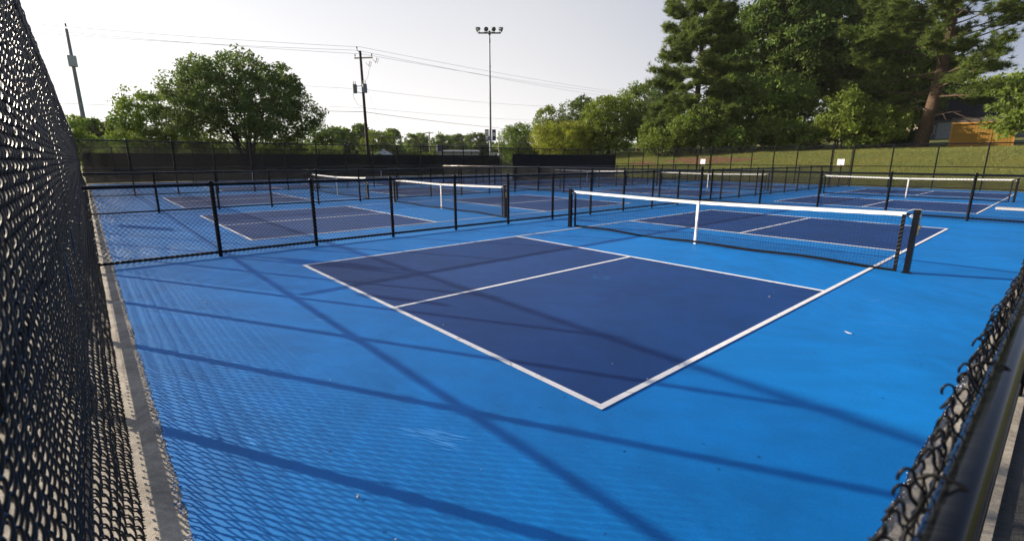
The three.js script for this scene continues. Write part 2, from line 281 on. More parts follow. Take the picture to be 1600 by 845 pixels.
// the tall fence right beside the camera: fabric leans, and is kicked out over the bottom rail
const lerp = THREE.MathUtils.lerp;
const kick = (y) => y < 0.2 ? lerp(0.155, 0.085, y / 0.2) : y < 0.55 ? lerp(0.085, 0.018, sstep(y, 0.2, 0.55)) : 0.018 + 0.035 * sstep(y, 1.5, 2.5) + 0.02 * Math.sin(y * 5.1) * sstep(y, 0.5, 0.8);
fence({ name: 'tall_chain_link_fence', label: 'tall black chain-link fence close by along the left edge of the courts', from: [-2.4, -2.64], to: [42.8, -2.64], h: 2.5, mid: 1.27, bottom: 0.16,
  posts: every(4.7, 1.84, 21), railFrom: 0.6, deflect: (x) => -0.012 * Math.pow(Math.max(0, 3.2 - x), 1.3), fabOff: 0.026, bulge: kick, detail: 'mid', nearTo: 9, wireDia: 0.0076 });
fence({ name: 'low_chain_link_fence', label: 'low black chain-link fence with round top rail in the close right foreground', from: [-1.832, -2.5], to: [-1.832, 34.5], h: 1.268, bottom: 0.09, railR: 0.021,
  posts: every(5.0, 1.68, 17), fab: -1, fabOff: -0.04, detail: 'far', nearTo: 6, wireDia: 0.0045 });
const row1 = every(1.668, 1.668, 10), row2 = every(18.35 + 1.7, 1.7, 10), both = row1.concat(row2);
fence({ name: 'low_chain_link_fence', label: 'low black chain-link fence between the nearest court and the next court to its left', from: [7.82, -2.5], to: [7.82, 34.6], h: 1.28, posts: both, thick: [18.35], detail: 'mid', bottom: 0.08, fab: 1 });
fence({ name: 'low_chain_link_fence', label: 'second low black chain-link fence from the front, one court farther left', from: [17.05, -2.5], to: [17.05, 34.6], h: 1.28, posts: both, thick: [18.35], bottom: 0.08, fab: 1 });
fence({ name: 'low_chain_link_fence', label: 'low black cross fence behind the nearest court, dividing front and back rows', from: [-1.838, 15.85], to: [26.3, 15.85], h: 1.28,
  posts: every(1.79, 1.86, 5).slice(0, 5).concat(every(9.66 + 1.84, 1.84, 4), every(18.89 + 1.85, 1.85, 4)), detail: 'mid', bottom: 0.08, fab: 1 });
const tallMid = fence({ name: 'tall_chain_link_fence', label: 'tall black chain-link fence across the middle of the court complex', from: [26.3, -2.5], to: [26.3, 34.6], h: 2.5, mid: 1.25, posts: both, thick: [18.35, 37.1], bottom: 0.08, fab: 1 });
const G1 = [26.3 - 18.31, 26.3 - 17.15], G2 = [26.3 - 8.9, 26.3 - 7.71];
fence({ name: 'tall_chain_link_fence', label: 'tall black chain-link fence with two gates along the foot of the grass slope', from: [26.3, 34.65], to: [-6, 34.65], h: 2.55, mid: 1.25,
  posts: every(1.45, 1.5, 4).concat(every(10.75, 1.52, 4), every(20.6, 2.08, 6)), thick: [...G1, ...G2], gaps: [G1, G2], bottom: 0.08, fab: -1 });
const screenFence = fence({ name: 'tall_chain_link_fence', label: 'tall black chain-link fence at the far end carrying a see-through windscreen', from: [42.8, -2.5], to: [42.8, 34.6], h: 2.5, mid: 1.25, posts: every(1.7, 2.4, 15), bottom: 0.08, fab: 1 });
function windscreen(parent, x0, x1, y0, y1, z, opacity, seed) {
  const n = Math.round((x1 - x0) * 5), g = new THREE.PlaneGeometry(x1 - x0, y1 - y0, n, 14), p = g.attributes.position;
  for (let i = 0; i < p.count; i++) { const x = p.getX(i), y = p.getY(i); p.setZ(i, 0.02 * fbm(x * 0.9, y * 0.8, seed) + 0.012 * fbm(x * 2.6 + y, y * 2, seed)); if (y > (y1 - y0) * 0.49) p.setY(i, y - 0.02 * Math.abs(Math.sin(x * 2.1)) - 0.008); }
  g.computeVertexNormals(); g.translate((x0 + x1) / 2, (y0 + y1) / 2, z);
  return tag(part('windscreen', g, new THREE.MeshStandardMaterial({ color: rgb(0.008, 0.008, 0.009), roughness: 0.95, side: THREE.DoubleSide, transparent: opacity < 1, opacity }), parent), opacity < 1 ? 'dark see-through windscreen cloth' : 'dense black windscreen cloth');
}
windscreen(screenFence, 0.05, 37.05, 0.04, 2.12, -0.09, 0.96, 3);
windscreen(tallMid, 24.5, 37.0, 0.06, 2.06, 0.075, 1, 8);

// gates in the right-hand fence, each with its sign
function gate(u0, u1, label, signLabel) {
  const w = u0 - u1 - 0.11, t = thing('chain_link_gate', label, 'gate', V(u0 - 0.055, 34.65, 0), 0, 'gates to the grass slope'), R = 0.022, h = 2.5, H = [];
  part('frame', [bar(new THREE.Vector3(0.03, 0.08, 0), new THREE.Vector3(0.03, h, 0), R, 8), bar(new THREE.Vector3(w - 0.03, 0.08, 0), new THREE.Vector3(w - 0.03, h, 0), R, 8), bar(new THREE.Vector3(0.03, h - 0.02, 0), new THREE.Vector3(w - 0.03, h - 0.02, 0), R, 8), bar(new THREE.Vector3(0.03, 0.1, 0), new THREE.Vector3(w - 0.03, 0.1, 0), R, 8), bar(new THREE.Vector3(0.03, 1.22, 0), new THREE.Vector3(w - 0.03, 1.22, 0), R, 8)], M.vinyl, t);
  WIRES.gate ??= wireGeometry(0.1, 2.48, 4, 0.0052, null, false, false);
  for (let x = 0.04, k = 0; x < w - 0.05; x += PITCH, k = 1 - k) H.push(new THREE.Matrix4().makeTranslation(x, (k - 0.5) * PITCH, 0.03));
  inst('chain_link_mesh', WIRES.gate, M.wire, H, t);
  part('latch', [box(0.1, 0.05, 0.05, 0.06, 1.05, 0.05), box(0.02, 0.14, 0.03, 0.03, 1.05, 0.05)], M.vinyl, t);
  for (const y of [0.35, 2.1]) part('hinge', cyl(0.035, 0.035, 0.06, w - 0.02, y, 0), M.vinyl, t);
  const c = document.createElement('canvas'); c.width = 128; c.height = 128; const x = c.getContext('2d'); x.fillStyle = '#f4f2f0'; x.fillRect(0, 0, 128, 128);
  const tx = new THREE.CanvasTexture(c); tx.colorSpace = THREE.SRGBColorSpace;
  const s = thing('gate_sign', signLabel, 'sign', V(u0 - 0.055 - w * 0.46, 34.60, 1.3), 0, 'white signs on the gates');
  part('sign_board', box(0.4, 0.38, 0.006, 0, 0.19, 0), mat(0.82, 0.81, 0.8, 0.5, { map: tx }), s);
  for (const y of [0.03, 0.35]) part('bolt', box(0.03, 0.03, 0.012, 0, y, 0.008), M.vinyl, s);
}
gate(18.31, 17.15, 'black chain-link gate in the far fence, the farther left one of the two', 'white square sign on the left, farther gate before red soil');
gate(8.9, 7.71, 'black chain-link gate in the far fence, the nearer one, above the back row net', 'white square sign on the right, nearer gate before green grass');

// ------------------------------------------------------------------ nets
function makeNet() {
  const t = new THREE.Group(), W = 6.82, hw = W / 2, tp = (x) => 0.855 + 0.05 * Math.pow(Math.abs(x) / hw, 1.3);     // x across the court
  const nb = hw - 0.125;                                                    // half length of the fabric
  const sway = (x, y) => 0.035 * Math.sin(x * 0.9 + 0.6) * (1 - y / 0.9) + 0.012 * Math.sin(x * 3.3 + y * 4) * (1 - Math.abs(y - 0.45) / 0.5);
  const low = (x) => 0.035 + 0.014 * Math.sin(x * 1.3) + 0.012 * Math.cos(x * 2.9), P = (x, y) => new THREE.Vector3(x, y, sway(x, y));
  for (const s of [-1, 1]) {
    const p = part('post', [box(0.075, 0.93, 0.075, s * hw, 0.465, 0), box(0.11, 0.012, 0.11, s * hw, 0.006, 0)], M.vinyl, t);
    part('post_cap', [box(0.08, 0.02, 0.08, s * hw, 0.94, 0)], M.vinyl, p);
    part('eyelet', [new THREE.TorusGeometry(0.018, 0.005, 6, 12).translate(s * (hw - 0.055), 0.85, 0), box(0.02, 0.012, 0.012, s * (hw - 0.075), 0.85, 0)], M.tape, p);
    if (s > 0) part('winch', [box(0.014, 0.16, 0.05, hw + 0.045, 0.66, 0), cyl(0.018, 0.018, 0.04, hw + 0.06, 0.68, 0.01)], M.brass, p); if (s > 0) part('cable_guide', box(0.014, 0.05, 0.045, hw + 0.045, 0.86, 0), M.steel, p);
  }
  const strip = (f0, f1, n, thick, a, b) => {                               // a folded band between two height curves
    const g = new THREE.BoxGeometry(b - a, 1, 1, n, 2, 1), p = g.attributes.position;
    for (let i = 0; i < p.count; i++) { const x = p.getX(i) + (a + b) / 2, f = p.getY(i) + 0.5, y = f0(x) * (1 - f) + f1(x) * f; p.setXYZ(i, x, y, sway(x, y) + p.getZ(i) * thick * (1 + 0.25 * Math.sin(x * 31))); }
    g.computeVertexNormals(); return g;
  };
  part('top_tape', strip((x) => tp(x) - 0.055 + 0.002 * Math.sin(x * 17), tp, 90, 0.012, -nb, nb), M.tape, t);
  part('tape_label', strip((x) => tp(x) - 0.046, (x) => tp(x) - 0.010, 4, 0.0165, -nb + 0.32, -nb + 0.46), mat(0.55, 0.57, 0.66, 0.8), t);
  part('top_cable', tube([new THREE.Vector3(-hw - 0.03, 0.93, 0), new THREE.Vector3(-hw + 0.06, 0.925, 0), ...Array.from({ length: 23 }, (_, i) => { const x = -nb + i / 22 * nb * 2; return new THREE.Vector3(x, tp(x) + 0.004, sway(x, 0.9)); }), new THREE.Vector3(hw - 0.06, 0.95, 0), new THREE.Vector3(hw + 0.04, 0.955, 0), new THREE.Vector3(hw + 0.047, 0.93, 0), new THREE.Vector3(hw + 0.05, 0.72, 0)], 0.0035, 5), mat(0.6, 0.6, 0.58, 0.5), t);
  part('bottom_band', strip((x) => low(x) - 0.018, (x) => low(x) + 0.022, 90, 0.016, -nb, nb), M.binding, t);
  for (const s of [-1, 1]) {
    const b = part('side_band', strip(low, (x) => tp(x) - 0.03, 1, 0.02, s > 0 ? nb - 0.045 : -nb, s > 0 ? nb : -nb + 0.045), M.binding, t);
    const lace = []; for (let k = 0; k < 12; k++) { const y = 0.1 + k * 0.062; lace.push(bar(P(s * (nb - 0.047), y).add(new THREE.Vector3(0, 0, 0.013)), P(s * nb, y + 0.03).add(new THREE.Vector3(0, 0, 0.013)), 0.0045, 5), bar(P(s * (nb - 0.047), y).add(new THREE.Vector3(0, 0, -0.013)), P(s * nb, y + 0.03).add(new THREE.Vector3(0, 0, -0.013)), 0.0045, 5)); }
    part('lacing', lace, mat(0.07, 0.065, 0.06, 0.35), b);
    part('lacing_cord', tube([0.06, 0.2, 0.34, 0.48, 0.62, 0.76, 0.85].map((y, i) => new THREE.Vector3(s * (i % 2 ? hw - 0.045 : nb + 0.012), y, 0.008 * (i % 3))), 0.003, 5), M.netCord, b);
  }
  part('centre_strap', [...[1, -1].map((s) => box(0.05, 0.83, 0.004, 0, 0.02 + 0.415, s * 0.011 + 0.006).translate(0, 0, 0)), box(0.052, 0.006, 0.034, 0, 0.858, 0.006), box(0.045, 0.03, 0.03, 0, 0.015, 0.006)], M.tape, t);
  const cords = []; const cell = 0.045;
  for (let x = -nb + 0.06; x < nb - 0.05; x += cell) { const y0 = low(x), y1 = tp(x) - 0.05; cords.push(tube([0, 0.5, 1].map((f) => P(x + 0.004 * Math.sin(x * 9 + f * 5), y0 + (y1 - y0) * f)), 0.0021, 3)); }
  for (let k = 1; k < 18; k++) cords.push(tube(Array.from({ length: 41 }, (_, i) => { const x = -nb + 0.03 + i / 40 * (nb * 2 - 0.06), y0 = low(x), y1 = tp(x) - 0.05; return P(x, y0 + (y1 - y0) * k / 18 + 0.004 * Math.sin(x * 5 + k)); }), 0.0021, 3));
  part('netting', cords, M.netCord, t);
  return t;
}
const netProto = makeNet(); let netMade = 0;
function placeNet(u, v, turn, label) {
  const t = netMade++ ? netProto.clone() : netProto; t.name = numbered('pickleball_net'); t.position.copy(V(u, v, 0)); t.rotation.y = turn; scene.add(t);
  tag(t, label, 'net', 'pickleball nets');
}
placeNet(3.0, 6.705, 0, 'large near black pickleball net with white tape across the front court');
placeNet(12.37, 6.705, 0, 'black net with white tape on the court just left of the front court');
placeNet(21.6, 6.705, 0, 'small net in the front row, leftmost court seen through two low fences');
placeNet(3.048, 25.2, 0, 'net at right on the back row court beside the grass slope');
placeNet(12.37, 25.2, 0, 'net on the middle back row court, behind the thick corner post');
placeNet(21.6, 25.2, 0, 'net on the back row court in front of the dense black windscreen');
placeNet(34.5, 6.05, Math.PI / 2, 'farthest left net beyond the tall middle fence, mostly hidden by rails');
placeNet(34.5, 15.35, Math.PI / 2, 'far net beyond the tall middle fence, below the white canopy tent');

// ------------------------------------------------------------------ small things on the courts
{
  const b = thing('bench', 'pale aluminium bench at the right edge against the low cross fence', 'bench', V(-1.36, 15.25, 0));
  part('seat', [box(1.5, 0.05, 0.14, 0, 0.44, -0.085), box(1.5, 0.05, 0.14, 0, 0.44, 0.075)], mat(0.62, 0.58, 0.54, 0.45, { metalness: 0.3 }), b);
  for (const s of [-1, 1]) part('leg', [box(0.05, 0.415, 0.05, 0.35 + s * 0.2, 0.2075, 0), box(0.05, 0.04, 0.3, 0.35 + s * 0.2, 0.02, 0.001), box(0.05, 0.03, 0.3, 0.35 + s * 0.2, 0.399, 0.001)], mat(0.3, 0.3, 0.3, 0.5, { metalness: 0.5 }), b);
  const g = new THREE.PlaneGeometry(1.5, 0.5, 24, 10).rotateX(-Math.PI / 2), p = g.attributes.position;
  for (let i = 0; i < p.count; i++) p.setY(i, 0.02 + 0.03 * Math.abs(fbm(p.getX(i) * 3, p.getZ(i) * 4, 2)));
  g.computeVertexNormals(); g.translate(-15.6, 0, -17.2);
  tag(part('cloth', g, mat(0.3, 0.02, 0.07, 0.9, { side: THREE.DoubleSide })), 'crimson cloth lying by the far corner of the low fences', 'cloth');
}
function banner(u, h, w, ht, label) {                                     // boards hung on the outer face of the near tall fence; they throw the patches of shade
  const t = thing('banner', label, 'banner', V(u, -2.72, h), 0, 'boards on the outer side of the tall left fence');
  part('board', box(w, ht, 0.01, 0, ht / 2, 0), mat(0.5, 0.5, 0.48, 0.7), t); part('grommet', [-1, 1].flatMap((a) => [0.05, 0.95].map((f) => box(0.03, 0.03, 0.016, a * (w / 2 - 0.04), ht * f, 0))), M.steel, t);
}
banner(11.6, 1.72, 0.62, 0.62, 'square board on the tall left fence outer side, shading the front court corner');
banner(8.75, 1.75, 0.24, 0.4, 'small board on the tall left fence outer side by the first low fence');
banner(15.5, 0.5, 0.8, 0.62, 'low board on the tall left fence outer side, past the first low fence');

// ------------------------------------------------------------------ foliage
function leafClump(seed, n, radius, size, thin = 0.5) {
  const r = rng(seed), pos = [], nor = [], idx = [], a = new THREE.Vector3(), b = new THREE.Vector3(), c = new THREE.Vector3(), q = new THREE.Quaternion(), e = new THREE.Euler();
  for (let k = 0; k < n; k++) {
    do { c.set(r() * 2 - 1, r() * 2 - 1, r() * 2 - 1); } while (c.lengthSq() > 1);
    c.multiplyScalar(radius); c.y *= 0.62; e.set(r() * 6.3, r() * 6.3, r() * 6.3); q.setFromEuler(e);
    const s = size * (0.65 + r() * 0.7), base = pos.length / 3;
    for (const [x, y, z] of [[-s, 0, 0], [0, 0.12 * s, s * thin], [s, 0, 0], [0, 0.12 * s, -s * thin]]) { a.set(x, y, z).applyQuaternion(q).add(c); pos.push(a.x, a.y, a.z); b.set(0, 1, 0).applyQuaternion(q); nor.push(b.x, b.y, b.z); }
    idx.push(base, base + 1, base + 2, base, base + 2, base + 3);
  }
  const g = new THREE.BufferGeometry(); g.setAttribute('position', new THREE.Float32BufferAttribute(pos, 3)); g.setAttribute('normal', new THREE.Float32BufferAttribute(nor, 3)); g.setIndex(idx); return g;
}
function needleTuft(seed, n, len, width) {
  const r = rng(seed), pos = [], nor = [], idx = [];
  for (let k = 0; k < n; k++) {
    const th = r() * 6.283, el = -0.25 + r() * 1.5, d = new THREE.Vector3(Math.cos(th) * Math.cos(el), Math.sin(el), Math.sin(th) * Math.cos(el)), l = len * (0.7 + r() * 0.5);
    const side = new THREE.Vector3(r() - 0.5, r() - 0.5, r() - 0.5).cross(d).normalize().multiplyScalar(width), o = d.clone().multiplyScalar(-len * 0.1).add(new THREE.Vector3((r() - 0.5), (r() - 0.5) * 0.4, (r() - 0.5)).multiplyScalar(len * 0.5)), nn = d.clone().cross(side).normalize(), base = pos.length / 3;
    for (const p of [o.clone().add(side), o.clone().sub(side), o.clone().addScaledVector(d, l)]) { pos.push(p.x, p.y, p.z); nor.push(nn.x, nn.y, nn.z); }
    idx.push(base, base + 1, base + 2);
  }
  const g = new THREE.BufferGeometry(); g.setAttribute('position', new THREE.Float32BufferAttribute(pos, 3)); g.setAttribute('normal', new THREE.Float32BufferAttribute(nor, 3)); g.setIndex(idx); return g;
}
const CLUMP = { broad: leafClump(1, 22, 0.62, 0.17), big: leafClump(2, 26, 0.95, 0.26), small: leafClump(3, 22, 0.46, 0.125), far: leafClump(4, 26, 1.25, 0.36), spray: leafClump(5, 20, 0.5, 0.15, 0.3) };
const TUFT = needleTuft(6, 34, 0.5, 0.022);
const LEAF = { crape: leafMat(0.135, 0.2, 0.046), dark: leafMat(0.098, 0.162, 0.028), mid: leafMat(0.16, 0.24, 0.038), bright: leafMat(0.185, 0.255, 0.036), yellow: leafMat(0.29, 0.335, 0.035), pine: leafMat(0.14, 0.2, 0.04), cool: leafMat(0.085, 0.145, 0.045) };
const BARK = { grey: bark(0.2, 0.17, 0.14), pine: bark(0.27, 0.2, 0.145), dark: bark(0.09, 0.075, 0.06) };
const tmpE = new THREE.Euler(), tmpQ = new THREE.Quaternion();
function clumpAt(out, cols, p, s, r, tint) {
  tmpE.set((r() - 0.5) * 1.6, r() * 6.283, (r() - 0.5) * 1.6); out.push(new THREE.Matrix4().compose(p, tmpQ.setFromEuler(tmpE), new THREE.Vector3(s, s * (0.8 + r() * 0.4), s)));
  const k = 0.72 + r() * 0.56; cols.push(rgb(k * (1 + (tint ?? 0) * (r() - 0.3)), k, k * (0.85 + r() * 0.3)));
}
// broadleaf: trunk and limbs, uneven lobes, clumps near the surface with gaps
function tree({ name = 'tree', label, category = 'tree', group, u, v, top, R, base = 0.25, shape = 1, lobes = 12, clump = 'broad', leaf = 'mid', wood = 'grey', dens = 1, trunkR = 0.22, trunks = 1, seed, gap = -0.12, spread = 0.62, size = 1, flowers, lobeR = 0.44, peak = 0, scaleV = 1, low = 0 }) {
  const r = rng(seed), y0 = landHeight(u, v), H = top - y0, t = thing(name, label, category, V(u, v, y0 - 0.1), 0, group);
  const cb = H * base, cy = (H + cb) / 2, Ry = (H - cb) / 2, L = [];
  for (let k = 0; k < lobes; k++) {
    const a = (k * 2.39996) + r() * 0.5, f = lobes > 1 ? k / (lobes - 1) : 0.5, y = -0.72 + 1.5 * f, w = Math.sqrt(Math.max(0.05, 1 - Math.pow(Math.abs(y + low) / (1 + low) * 0.95, 2))) * (1 - peak * f), rad = spread * R * w * (0.75 + r() * 0.5);
    const lr = R * lobeR * (0.75 + r() * 0.55) * (1 - 0.45 * peak * f);
    L.push({ c: new THREE.Vector3(Math.cos(a) * rad, Math.min(H - lr * 0.8, cy + y * Ry * 0.82), Math.sin(a) * rad * scaleV), r: new THREE.Vector3(lr, lr * (0.72 + r() * 0.2) * shape, lr) });
  }
  { const lr = R * lobeR * 0.9; L.push({ c: new THREE.Vector3((r() - 0.5) * R * 0.2, H - lr * 0.7, (r() - 0.5) * R * 0.2), r: new THREE.Vector3(lr, lr * 0.75, lr) }); }
  const wg = [];
  for (let k = 0; k < trunks; k++) {
    const a = k / trunks * 6.28 + r(), o = trunks > 1 ? 0.28 : 0, lean = trunks > 1 ? R * 0.35 : R * 0.06, pts = [], rad = [];
    for (let i = 0; i <= 6; i++) { const f = i / 6; pts.push(new THREE.Vector3(Math.cos(a) * (o + lean * f * f) + (r() - 0.5) * 0.08 * i * 0.5, f * (cb + Ry * 1.1), Math.sin(a) * (o + lean * f * f) + (r() - 0.5) * 0.05 * i)); rad.push(trunkR / Math.sqrt(trunks) * (1 - f * 0.72) * (i === 0 ? 1.35 : 1)); }
    wg.push(tube(pts, rad, 8));
    L.forEach((l, j) => { if (j % trunks !== k) return; const s = pts[2 + Math.floor(r() * 4)], e = l.c.clone().add(new THREE.Vector3(0, l.r.y * 0.2, 0)), m = s.clone().lerp(e, 0.5); m.y += (r() - 0.3) * l.r.y * 0.3; const b0 = trunkR * 0.36 / Math.sqrt(trunks); wg.push(tube([s, m, e], [b0, b0 * 0.7, b0 * 0.25], 5));
      for (let q = 0; q < 4; q++) { const d = new THREE.Vector3(r() - 0.5, r() * 0.7, r() - 0.5).normalize().multiply(l.r).multiplyScalar(0.85); wg.push(tube([m.clone().lerp(e, 0.5 + r() * 0.4), l.c.clone().add(d)], [b0 * 0.34, b0 * 0.08], 4)); } });
  }
  part('trunk', wg, BARK[wood], t);
  const mats = [], cols = [], fm = [], fc = [], cr = { broad: 0.62, big: 0.95, small: 0.46, far: 1.25, spray: 0.5 }[clump] * size, p = new THREE.Vector3();
  for (const l of L) {
    const area = 4 * Math.PI * Math.pow((l.r.x * l.r.y + l.r.x * l.r.z + l.r.y * l.r.z) / 3, 1), n = Math.round(dens * 1.25 * area / (cr * cr * 2.0));
    for (let k = 0; k < n; k++) {
      p.set(r() * 2 - 1, r() * 2 - 1, r() * 2 - 1).normalize(); const f = 1 - 0.42 * r() * r() + 0.10 * (r() - 0.5);
      const q = new THREE.Vector3(p.x * l.r.x, p.y * l.r.y, p.z * l.r.z).multiplyScalar(f).add(l.c);
      if (q.y < cb * 0.75 || q.y > H - cr * 0.5) continue;
      if (fbm(q.x / 1.5 + seed * 3.1, q.y / 1.1, q.z / 1.5, 3) < gap) continue;
      if (L.some((o) => o !== l && new THREE.Vector3((q.x - o.c.x) / o.r.x, (q.y - o.c.y) / o.r.y, (q.z - o.c.z) / o.r.z).lengthSq() < 0.35) && r() < 0.75) continue;
      clumpAt(mats, cols, q, size * (0.7 + r() * 0.6), r, 0.18);
      if (flowers && f > 0.93 && p.y > -0.2 && r() < flowers) fm.push(new THREE.Matrix4().compose(q.clone().addScaledVector(p, 0.25), tmpQ.setFromEuler(tmpE.set(r() * 6, r() * 6, 0)), new THREE.Vector3(0.45, 0.3, 0.45)));
    }
  }
  inst('crown', CLUMP[clump], LEAF[leaf], mats, t, cols);
  if (fm.length) inst('blossom', CLUMP.small, mat(0.5, 0.2, 0.24, 0.9, { side: THREE.DoubleSide }), fm, t);
  return t;
}
// pine: a bare lower trunk, spreading limbs with twigs that end in tufts
function pine({ label, u, v, top, R, lean = [0, 0], bare = 0.25, n = 60, seed, trunkR = 0.3, droop = 0.1, leftLow, density = 1, taper = 0.8, tuft = 1, name = 'pine_tree' }) {
  const r = rng(seed), y0 = landHeight(u, v), H = top - y0, t = thing(name, label, 'tree', V(u, v, y0 - 0.15), 0), at = (f) => new THREE.Vector3(lean[0] * f + 0.15 * Math.sin(f * 7), H * f, lean[1] * f + 0.12 * Math.sin(f * 5 + 1));
  const pts = [], rad = []; for (let i = 0; i <= 14; i++) { const f = i / 14; pts.push(at(f)); rad.push(trunkR * (1 - 0.8 * f) * (i === 0 ? 1.2 : 1)); }
  part('trunk', tube(pts, rad, 10), BARK.pine, t);
  const wg = [], mats = [], cols = [];
  for (let k = 0; k < n; k++) {
    const f = bare + (0.985 - bare) * Math.pow((k + r() * 0.6) / n, 0.95), a = k * 2.4 + r() * 0.8, prof = Math.pow(1 - (f - bare) / (1 - bare), taper) * 0.9 + 0.12, len = R * prof * (0.62 + r() * 0.55), s = at(f), rise = (0.45 * f - droop) + (r() - 0.5) * 0.5;
    const d = new THREE.Vector3(Math.cos(a), rise, Math.sin(a)), bp = []; const br = Math.max(0.02, trunkR * 0.2 * (1 - f * 0.6));
    for (let i = 0; i <= 4; i++) { const g = i / 4; bp.push(s.clone().addScaledVector(d, len * g).add(new THREE.Vector3(0, len * 0.13 * g * g * (f > 0.4 ? 1 : 0.4), 0))); }
    wg.push(tube(bp, [br, br * 0.8, br * 0.6, br * 0.4, br * 0.15], 5));
    const tw = Math.round((6 + len * 2.6) * density);
    for (let q = 0; q < tw; q++) {
      const g = 0.3 + 0.72 * Math.sqrt(r()), i = Math.min(3, Math.floor(g * 4)), p = bp[i].clone().lerp(bp[i + 1], Math.min(1, g * 4 - i)), tl = (0.35 + r() * 0.9) * Math.min(1, len / 3), ta = a + (r() < 0.5 ? 1 : -1) * (0.5 + r() * 0.8), e = p.clone().add(new THREE.Vector3(Math.cos(ta) * tl, tl * (0.9 * r() - 0.15), Math.sin(ta) * tl));
      if (q % 2 === 0) wg.push(tube([p, e], [br * 0.28, br * 0.1], 3));
      for (let w = 0; w < 3; w++) clumpAt(mats, cols, p.clone().lerp(e, 0.45 + 0.55 * w / 2).add(new THREE.Vector3((r() - 0.5) * 0.4, (r() - 0.5) * 0.5, (r() - 0.5) * 0.4)), tuft * (0.75 + r() * 0.5), r, 0.12);
    }
  }
  for (let k = 0; k < 9; k++) {                                             // dead limbs below the crown
    const f = bare * (0.45 + r() * 0.6), a = k * 2.1 + r(), l = R * (0.25 + r() * 0.4), s = at(f); const m = s.clone().add(new THREE.Vector3(Math.cos(a) * l * 0.5, l * 0.05, Math.sin(a) * l * 0.5)), e = s.clone().add(new THREE.Vector3(Math.cos(a + 0.2) * l, -l * 0.12, Math.sin(a + 0.2) * l));
    wg.push(tube([s, m, e], [0.05, 0.035, 0.012], 5), tube([m, m.clone().lerp(e, 0.6).add(new THREE.Vector3(0, 0.35, 0.2))], [0.022, 0.008], 4));
  }
  part('branches', wg, BARK.pine, t);
  inst('crown', TUFT, LEAF.pine, mats, t, cols);
  return t;
}
// left side, beyond the far windscreen
tree({ name: 'flowering_tree', label: 'large domed multi-stemmed tree with pink blossom flecks behind the windscreen', u: 49.3, v: 9.3, top: 11.2, R: 5.75, base: 0.2, low: 0.4, lobes: 70, clump: 'small', size: 1.0, leaf: 'crape', wood: 'dark', trunks: 7, trunkR: 0.42, seed: 101, gap: -0.1, flowers: 0.06, lobeR: 0.21, spread: 0.82, dens: 0.85 });
tree({ name: 'leafy_tree', label: 'smaller loose green tree with upright shoots left of the domed flowering tree', u: 53.8, v: 2.3, top: 8.0, R: 2.7, base: 0.06, lobes: 22, clump: 'small', leaf: 'mid', trunks: 5, trunkR: 0.18, seed: 102, lobeR: 0.3, spread: 0.7, shape: 1.7, gap: -0.14 });
tree({ name: 'leafy_tree', label: 'dark bushy tree at the left edge in front of the tall mast base', u: 64.5, v: -2.4, top: 6.2, R: 2.4, base: 0.05, lobes: 10, clump: 'broad', leaf: 'mid', seed: 103 });
const farTrees = [
  ['leafy_tree', 'far dark tree just right of the mast base', 93.9, -0.1, 7.6, 3.0, 'dark', 10], ['leafy_tree', 'far dark tree between the mast and the loose green tree', 102.8, 2.4, 7.7, 3.2, 'dark', 10],
  ['leafy_tree', 'dark tree standing right of the domed flowering tree behind bushes', 78.6, 27.0, 7.3, 2.8, 'dark', 9], ['leafy_tree', 'grey-green far tree left of the wooden utility pole', 93.5, 36.0, 7.7, 3.6, 'mid', 9],
  ['leafy_tree', 'dark rounded tree directly behind the wooden utility pole', 115.3, 50.4, 10.4, 3.6, 'dark', 10], ['leafy_tree', 'bright green tree just right of the wooden utility pole foot', 82.4, 38.2, 6.9, 3.1, 'bright', 10],
  ['leafy_tree', 'tall thin far tree second right of the utility pole', 132, 66.5, 10.6, 3.4, 'mid', 8], ['leafy_tree', 'broad far tree left of the distant crossarm pole', 153.5, 88, 11.0, 4.6, 'mid', 8], ['leafy_tree', 'low round far tree touching the distant crossarm pole', 160.2, 93.5, 10.2, 3.6, 'mid', 7],
  ['leafy_tree', 'round far tree right of the distant crossarm pole', 128.7, 82.5, 9.4, 3.8, 'mid', 8], ['leafy_tree', 'wide far tree above the long white roof', 158.9, 109.7, 11.3, 5.2, 'mid', 8], ['leafy_tree', 'far tree just left of the floodlight pole', 137.6, 103, 10.8, 4.4, 'dark', 8],
  ['leafy_tree', 'rounded green tree just right of the floodlight pole banners', 73.2, 64.4, 9.0, 3.9, 'mid', 14], ['leafy_tree', 'bright green tree where the power lines meet the right-hand woods', 62.5, 62.8, 11.3, 3.1, 'bright', 12],
  ['leafy_tree', 'tall dark open-crowned tree rising behind the yellow-green bush', 65.2, 73.8, 14.0, 4.9, 'dark', 14],
];
farTrees.forEach(([n, label, u, v, top, R, leaf, lobes], i) => tree({ name: n, label, u, v, top, R, base: 0.12, lobes, clump: u > 90 ? 'far' : 'broad', size: u > 90 ? 0.75 : 1.1, leaf, wood: 'dark', seed: 200 + i * 7, dens: u > 90 ? 1.3 : 1, trunkR: 0.22 }));
